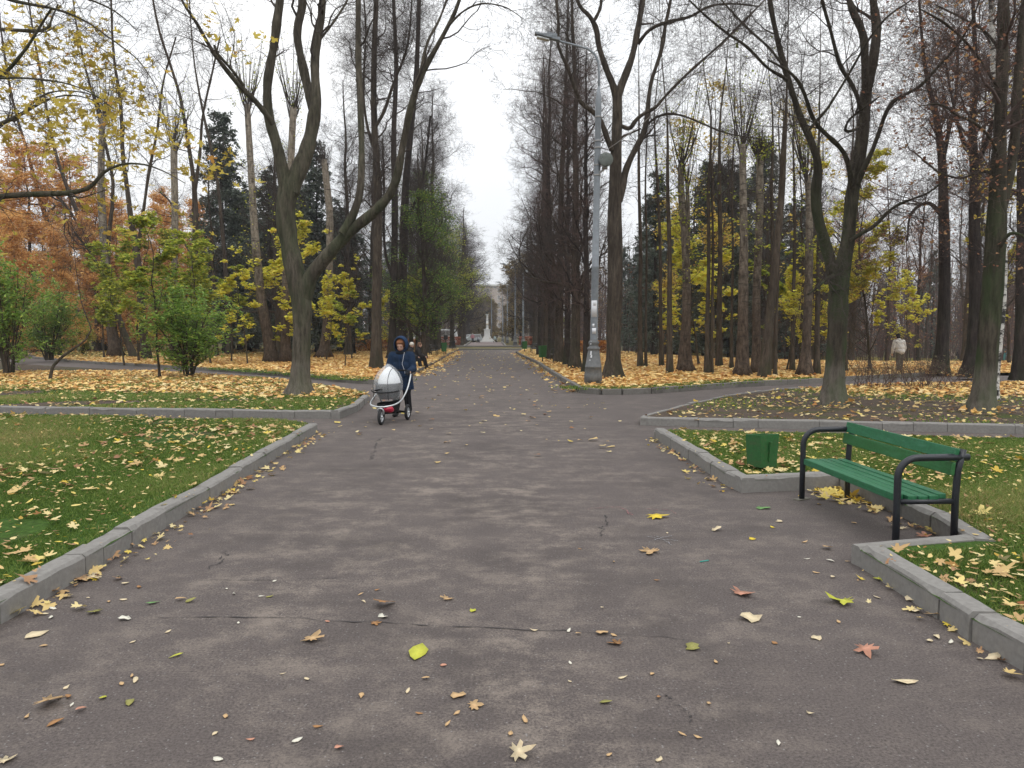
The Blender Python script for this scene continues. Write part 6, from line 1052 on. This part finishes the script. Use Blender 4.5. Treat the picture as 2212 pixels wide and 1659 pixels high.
g = Geo(); V, Fq = shell(0, .43, .70, .25, .42, .385, .40, 1.083, 56, 34, .85); rgc = np.random.default_rng(3); V = V * [1, 1, 1] + (V - [0, .43, .7]) * (.09 * vnoise(rgc, V[:, 0] * 4 + V[:, 2] * 2, V[:, 1] * 3 - V[:, 2] * 4, 1.6) + .05 * vnoise(rgc, V[:, 0] * 9, V[:, 2] * 8 + V[:, 1] * 4, 1.8))[:, None]; g.add(V, Fq); o = g.build('rain_cover', M_COV, pram)
g = Geo()
for x in (-.21, .11):
    pts = []
    for t in np.linspace(.30, 2.9, 26): 
        ry_ = .42 * math.sqrt(max(.02, 1 - (x / .25) ** 2)) * 1.03; rz2 = .385 * (1 - (abs(x) / .25) ** 1.39) ** .571 * 1.0; y_ = .43 - ry_ * math.cos(t * 1.0 - .3); z_ = .70 + rz2 * math.sin(t - .3); pts.append((x, y_, z_))
    pts = [(x, pts[0][1] + .05, .44)] + pts; tube1(g, pts, .006, 6)
g.build('cover_piping', M_PBK, o); g = Geo(); tube1(g, resample([(-.26, .25, .60), (-.15, .05, .585), (0, -.0, .58), (.15, .05, .585), (.26, .25, .60)], 20), .011, 8); tube1(g, [(-.13, .05, .62), (.02, .02, .64)], .016, 8); g.build('bumper_bar', M_PBK, pram)
g = Geo(); g.add(*shell(0, .46, .36, .20, .34, .24, .17, .36)); g.build('basket', M_PBK, pram); g = Geo(); ellipsoid(g, (.04, .20, .275), (.13, .10, .065)); ellipsoid(g, (-.03, .24, .30), (.09, .09, .05)); ellipsoid(g, (.10, .23, .25), (.07, .09, .05)); fuse(g, 'red_bag', M_RED, pram, .012, 2)
g = Geo(); ellipsoid(g, (0, .34, .74), (.10, .09, .09)); ellipsoid(g, (0, .50, .66), (.14, .22, .07)); fuse(g, 'blanket', cloth('pale_blanket', (.4, .42, .45)), pram, .012, 2)

# people sitting on the far bench behind the woman, and others far off
def sit(label, loc, rz_, coat, legs, hat=None, hair=None, lean=.0, group=None, s=1.0):
    f = figure(label, loc, rz_, dict(hip=(0, 0, .52), chest=(0, -.05 - lean, .86), neck=(0, -.08 - lean * 1.2, 1.02), head=(0, -.11 - lean * 1.3, 1.16), shl=(-.18, -.05 - lean, .93), shr=(.18, -.05 - lean, .93), ell=(-.25, -.16 - lean, .70), elr=(.25, -.16 - lean, .70), wrl=(-.10, -.36 - lean, .62), wrr=(.10, -.36 - lean, .62), knl=(-.10, -.45, .50), knr=(.11, -.45, .50), anl=(-.10, -.50, .09), anr=(.11, -.55, .09)), dict(coat=coat, legs=legs, bulk=1.12), group, .018, hat, None, s, hair, .25); return f
sp = G(900, 798, 0); sit('seated person in black wearing a white knitted hat, behind the woman in blue', (sp[0] - .30, sp[1] - .28, -.04), PI / 2 + .05, (.020, .020, .022), (.012, .012, .013), (.55, .53, .48), None, .02, None, 1.0); sit('seated person in black with brown hair, beside the one in the white hat', (sp[0] - .12, sp[1] + .32, -.04), PI / 2, (.025, .022, .022), (.012, .012, .013), None, (.16, .09, .055), .10, None, 1.0)
def stand(label, loc, rz_, coat, legs, hat=None, hair=(.03, .02, .015), step=.12, lean=0.0, s=1.0, fwd=.1, skirt=None):
    return figure(label, loc, rz_, dict(hip=(0, 0, .86), chest=(0, -lean * .55, 1.20 - lean * .12), neck=(0, -lean * .95, 1.37 - lean * .30), head=(0, -.03 - lean * 1.25, 1.52 - lean * .48), shl=(-.19, -lean * .7, 1.28 - lean * .18), shr=(.19, -lean * .7, 1.28 - lean * .18), ell=(-.27, -lean * .7, 1.02 - lean * .2), elr=(.27, -lean * .7, 1.02 - lean * .2), wrl=(-.25, -fwd - lean * .8, .80 - lean * .1), wrr=(.25, -fwd - lean * .8, .80 - lean * .1), knl=(-.09, -step * .7, .46), knr=(.10, step * .1, .46), anl=(-.09, -step, .085), anr=(.10, step, .09)), dict(coat=coat, legs=legs), None, .02, hat, skirt, s, hair, .1)
p = G(1021, 740.5, 0); stand('person in a pink jacket walking on the far path left of the white column', (p[0], p[1], .03), 0, (.42, .20, .22), (.03, .03, .035), (.6, .55, .5), None, .15); ps = (p[0] + 1.0, p[1] - .3)
def stroller(label, loc, c, s=1.0):
    r = thing('stroller', label, 'stroller', loc, .2, None, s); g = Geo(); g.add(*shell(0, .1, .65, .22, .34, .26, .42, .66)); g.build('seat', cloth('stroller_seat' + str(loc[0])[:5], c), r); g = Geo(); g.add(*shell(0, .2, .66, .23, .25, .36, .66, 1.0)); g.build('canopy', cloth('stroller_canopy' + str(loc[0])[:5], c), r); g = Geo(); [tube1(g, [(q_ * .24, .5, 1.0), (q_ * .24, .2, .5), (q_ * .24, -.3, .12)], .014, 6) for q_ in (-1, 1)]; [tube1(g, [(q_ * .24, .2, .5), (q_ * .24, .4, .12)], .014, 6) for q_ in (-1, 1)]; g.build('frame', M_ALU, r)
    for (x, y_) in ((-.24, -.3), (.24, -.3), (-.24, .4), (.24, .4)): g = Geo(); tube1(g, [(x - .02, y_, .11), (x + .02, y_, .11)], .11, 14); g.build('wheel', M_TYRE, r)
stroller('small stroller beside the walker in pink', (ps[0], ps[1], .03), (.3, .32, .34)); p = G(1070, 740, 0); stroller('pale stroller right of the white column', (p[0], p[1], .03), (.45, .55, .55), 1.15); stand('person in dark clothes behind the pale stroller right of the white column', (p[0] + .1, p[1] + .9, .03), 0, (.02, .02, .022), (.02, .02, .02))
p = G(1943, 804, .05); stand('person in a white jacket seen from behind, beyond the dry bush', tuple(p), PI + .15, (.52, .49, .45), (.10, .09, .075), None, (.012, .011, .011), .05, .12, 1.0, .05)
p = G(2057, 781, .02); stand('person in a beige jacket walking deep in the right wood', tuple(p), PI, (.38, .33, .28), (.02, .02, .025), None, (.03, .02, .015), .15); p = G(2070, 781, .02); stand('person in black walking beside the one in beige', tuple(p), PI, (.014, .014, .016), (.012, .012, .014), None, (.02, .015, .012), .12); p = G(2044, 778, .02)
g = Geo(); r = thing('white_dog', 'small white dog near the two walkers in the right wood', 'dog', tuple(p), 1.2); ellipsoid(g, (0, 0, .42), (.16, .34, .17)); ellipsoid(g, (0, -.40, .58), (.11, .16, .12)); chain(g, [(0, -.24, .48), (0, -.36, .56)], [.13, .11]); chain(g, [(0, .32, .48), (0, .46, .62)], [.05, .03]); ellipsoid(g, (0, -.54, .54), (.05, .08, .05))
for x in (-.09, .09): chain(g, [(x, -.22, .36), (x, -.24, .18), (x, -.25, .03)], [.07, .045, .045]); chain(g, [(x, .22, .38), (x, .18, .22), (x, .27, .14), (x, .26, .03)], [.09, .06, .04, .045]); ellipsoid(g, (x * .9, -.38, .68), (.03, .03, .06))
fuse(g, 'body', cloth('white_fur', (.62, .61, .58)), r, .02, 2)

# ------------------------------------------------------------------ single leaves lying on the asphalt
C1 = lambda x, y: (.5 * x, 1242 + .5 * y); C2 = lambda x, y: (1106 + .5 * x, 1080 + .5 * y)
LM_ = {}
def lmat(n, c):
    m, t, o = node_mat(n); v = obco(t); a = noise(t, mapping(t, v, (30, 30, 30)), 1.0, 4, .6); bsdf(t, o, mixc(t, maprange(t, a, .5, .7, 0, .5), ramp(t, [(.3, [x * .8 for x in c]), (.7, [min(.85, x * 1.12) for x in c])], a), [c[0] * .55, c[1] * .42, c[2] * .4]), .7, 0, bump(t, a, .4, .004), .25); return m
for n, c in dict(pale=(.62, .52, .34), white=(.66, .64, .54), tan=(.52, .35, .18), brown=(.34, .18, .075), yellow=(.66, .50, .05), lime=(.46, .47, .06), olive=(.26, .25, .075), pink=(.50, .25, .17), green=(.13, .26, .09)).items(): LM_[n] = lmat(n + '_leaf', c)
SH = dict(m=MAPLE, o=OVAL, s=STAR); lrng = np.random.default_rng(12)
BIG = {(1808, 342): 'large lime-yellow leaf lying alone near the bottom centre of the path', (150, 265): 'large pale oval leaf near the bottom left kerb', (1650, 140): 'brown-gold maple leaf left of the centre, by the crack', (345, 25): 'tan maple leaf pressed against the bottom left kerb', (1435, 447, 2): 'lime maple leaf right of the centre in the foreground', (615, 77, 2): 'bright yellow maple leaf lying near the white chalk marks', (597, 222, 2): 'curled tan maple leaf below the white chalk marks', (1525, 657, 2): 'pink-brown maple leaf near the bottom right', (25, 1105, 2): 'pale maple leaf at the bottom edge of the view', (1690, 790, 2): 'pale pointed leaf near the bottom right kerb', (2085, 683, 2): 'pale round leaf against the bottom right kerb', (205, 562): 'largest tan leaf of the bottom left group', (1345, 288): 'tan maple leaf below the crack, left of the lime-yellow one', (1090, 38, 2): 'pale green leaf with a white underside in front of the green bench', (1945, 175, 2): 'yellow maple leaf standing upright against the kerb behind the green bench', (990, 413, 2): 'pinkish tan oak-shaped leaf right of the centre', (1025, 515, 2): 'pale ragged leaf below the pinkish oak-shaped one', (1835, 500, 2): 'curled tan maple leaf touching the bottom right kerb', (780, 640, 2): 'greyish olive leaf right of the crack'}
L1 = '345,25,m,tan,.16 400,15,m,pale,.14 540,40,o,pale,.08 600,55,o,brown,.07 980,62,o,white,.05 1010,85,o,white,.06 290,100,o,pale,.08 380,102,o,pale,.04 345,135,o,pale,.05 405,168,m,olive,.11 230,148,o,white,.07 190,172,o,pale,.08 220,187,o,white,.07 535,195,s,white,.09 660,125,o,green,.10 780,110,o,tan,.09 820,118,o,olive,.10 535,110,o,pale,.07 470,118,o,tan,.05 1130,95,o,white,.05 1165,97,o,olive,.07 1650,140,m,brown,.15 1570,120,o,pale,.05 1560,88,o,tan,.05 1630,68,o,brown,.06 1935,105,m,tan,.10 2040,158,s,lime,.07 1650,183,s,white,.08 1618,212,m,brown,.10 1415,205,o,pink,.05 1345,288,m,tan,.12 1808,342,o,lime,.19 1030,210,o,white,.04 725,250,o,pale,.05 575,292,o,pale,.05 150,265,o,pale,.14 190,310,o,tan,.06 765,352,o,lime,.09 5,393,o,tan,.06 285,493,o,pale,.05 570,440,o,tan,.05 585,457,o,pale,.07 525,475,o,tan,.07 205,562,m,tan,.13 295,530,o,brown,.09 445,535,o,lime,.07 560,555,o,olive,.10 345,590,o,pink,.07 115,618,o,tan,.06 240,645,o,brown,.09 310,568,o,white,.04 1220,432,o,pale,.04 1325,453,o,pale,.05 1838,450,o,tan,.06 1915,395,o,pink,.05 1562,525,o,tan,.06 1762,507,o,pale,.05 1975,525,s,tan,.09 2045,570,m,tan,.11 1975,602,o,tan,.05 1808,603,o,brown,.05 1935,650,o,tan,.05 1375,660,o,brown,.06 975,615,o,tan,.05 930,690,o,pale,.05 1085,715,o,pink,.05 1280,720,o,white,.06 1465,752,o,pink,.06 940,800,o,white,.07 20,810,m,pale,.10 1185,30,o,white,.05 2205,690,o,tan,.06'
L2 = '615,77,m,yellow,.22 885,133,s,pale,.12 1155,95,s,pale,.10 1090,38,s,green,.12 1125,120,o,yellow,.08 1038,172,s,yellow,.08 597,222,m,tan,.18 1360,215,m,tan,.13 1275,258,o,white,.06 1380,267,o,white,.08 1265,185,o,tan,.08 990,413,m,pink,.14 1435,447,m,lime,.19 1025,515,s,pale,.12 1385,337,o,pale,.06 1320,600,s,pale,.08 1135,622,o,brown,.06 1525,657,m,pink,.12 780,640,s,olive,.09 455,625,m,brown,.11 385,580,s,tan,.09 440,588,o,tan,.06 285,583,o,tan,.05 95,567,o,pale,.06 245,570,o,white,.05 935,623,o,pale,.04 1690,790,o,pale,.12 2085,683,o,pale,.12 2022,692,o,pale,.06 1835,595,o,pale,.09 1803,612,o,pale,.07 1895,620,o,white,.06 1880,545,m,yellow,.11 1835,500,m,tan,.13 1742,483,s,pale,.10 1720,435,s,pale,.11 1590,350,m,lime,.12 405,878,o,olive,.08 475,772,o,pale,.07 605,755,o,tan,.05 850,885,o,tan,.05 632,858,o,brown,.06 880,703,o,tan,.05 1290,928,o,pale,.06 1150,1053,o,white,.06 55,955,o,tan,.07 730,1017,o,tan,.05 805,1030,o,tan,.05 420,1105,o,tan,.05 635,1130,o,pale,.06 25,1105,m,pale,.10 250,788,o,pale,.04 252,710,o,white,.04 390,470,o,pale,.05 625,350,o,brown,.06 440,270,o,tan,.05 295,215,o,brown,.05 670,145,o,pale,.06 1480,102,o,tan,.10 1680,125,m,pale,.17 1780,160,m,pink,.14 1945,175,m,yellow,.17 1450,268,o,tan,.05 1310,316,o,tan,.06 1240,510,o,white,.03 1410,530,o,tan,.06 1580,425,o,pale,.06'
for li, (txt, cv) in enumerate(((L1, C1), (L2, C2))):
    for e in txt.split():
        x, y_, sh, c, sz = e.split(','); key = (int(x), int(y_)) if li == 0 else (int(x), int(y_), 2); sz = float(sz) * (1.05 if key in BIG else .80); p = G(*cv(int(x), int(y_)), 0); up = key == (1945, 175, 2)
        g = Geo(); leaves(g, lrng, np.zeros((1, 3)), sz * .92, SH[sh], .12, .20, [.5]); o = g.build('fallen_leaf', LM_[c], None); zmin = min(v.co.z for v in o.data.vertices); o.location = (p[0], p[1], .006 - zmin + (.0 if not up else .04))
        if up: o.rotation_euler = (1.1, .2, .3)
        so = o.modifiers.new('t', 'SOLIDIFY'); so.thickness = .0012
        kd = {'m': 'maple leaf', 's': 'lobed leaf', 'o': 'small oval leaf'}[sh]
        if key in BIG: tag(o, BIG[key], 'fallen leaf', 'fallen leaves on the near asphalt')
        else: tag(o, f'{c if c != "lime" else "lime green"} {kd} lying on the dark asphalt in the foreground', 'fallen leaf', f'{c} {kd}s on the near asphalt')
p = G(*C2(830, 270), 0); g = Geo(); tube1(g, [(0, 0, .006), (.07, .03, .006)], .004, 6); o = g.build('drinking_straw', simple('teal_plastic', (.02, .32, .27), .4), None); o.location = (p[0] - .03, p[1], 0); tag(o, 'short teal straw lying on the asphalt in front of the bench', 'straw')
# ------------------------------------------------------------------ the damp autumn air
g = Geo(); box(g, (0, 170, 24), (700, 420, 60)); m, t, o = node_mat('autumn_air'); v = N(t, 'ShaderNodeVolumePrincipled', i_Density=0.00045); v.inputs['Color'].default_value = (.93, .95, 1, 1); v.inputs['Anisotropy'].default_value = .1; t.links.new(v.outputs[0], o.inputs['Volume'])
hz = g.build('haze', m, None, False); tag(hz, 'thin pale autumn haze filling the park', 'haze', None, 'stuff')
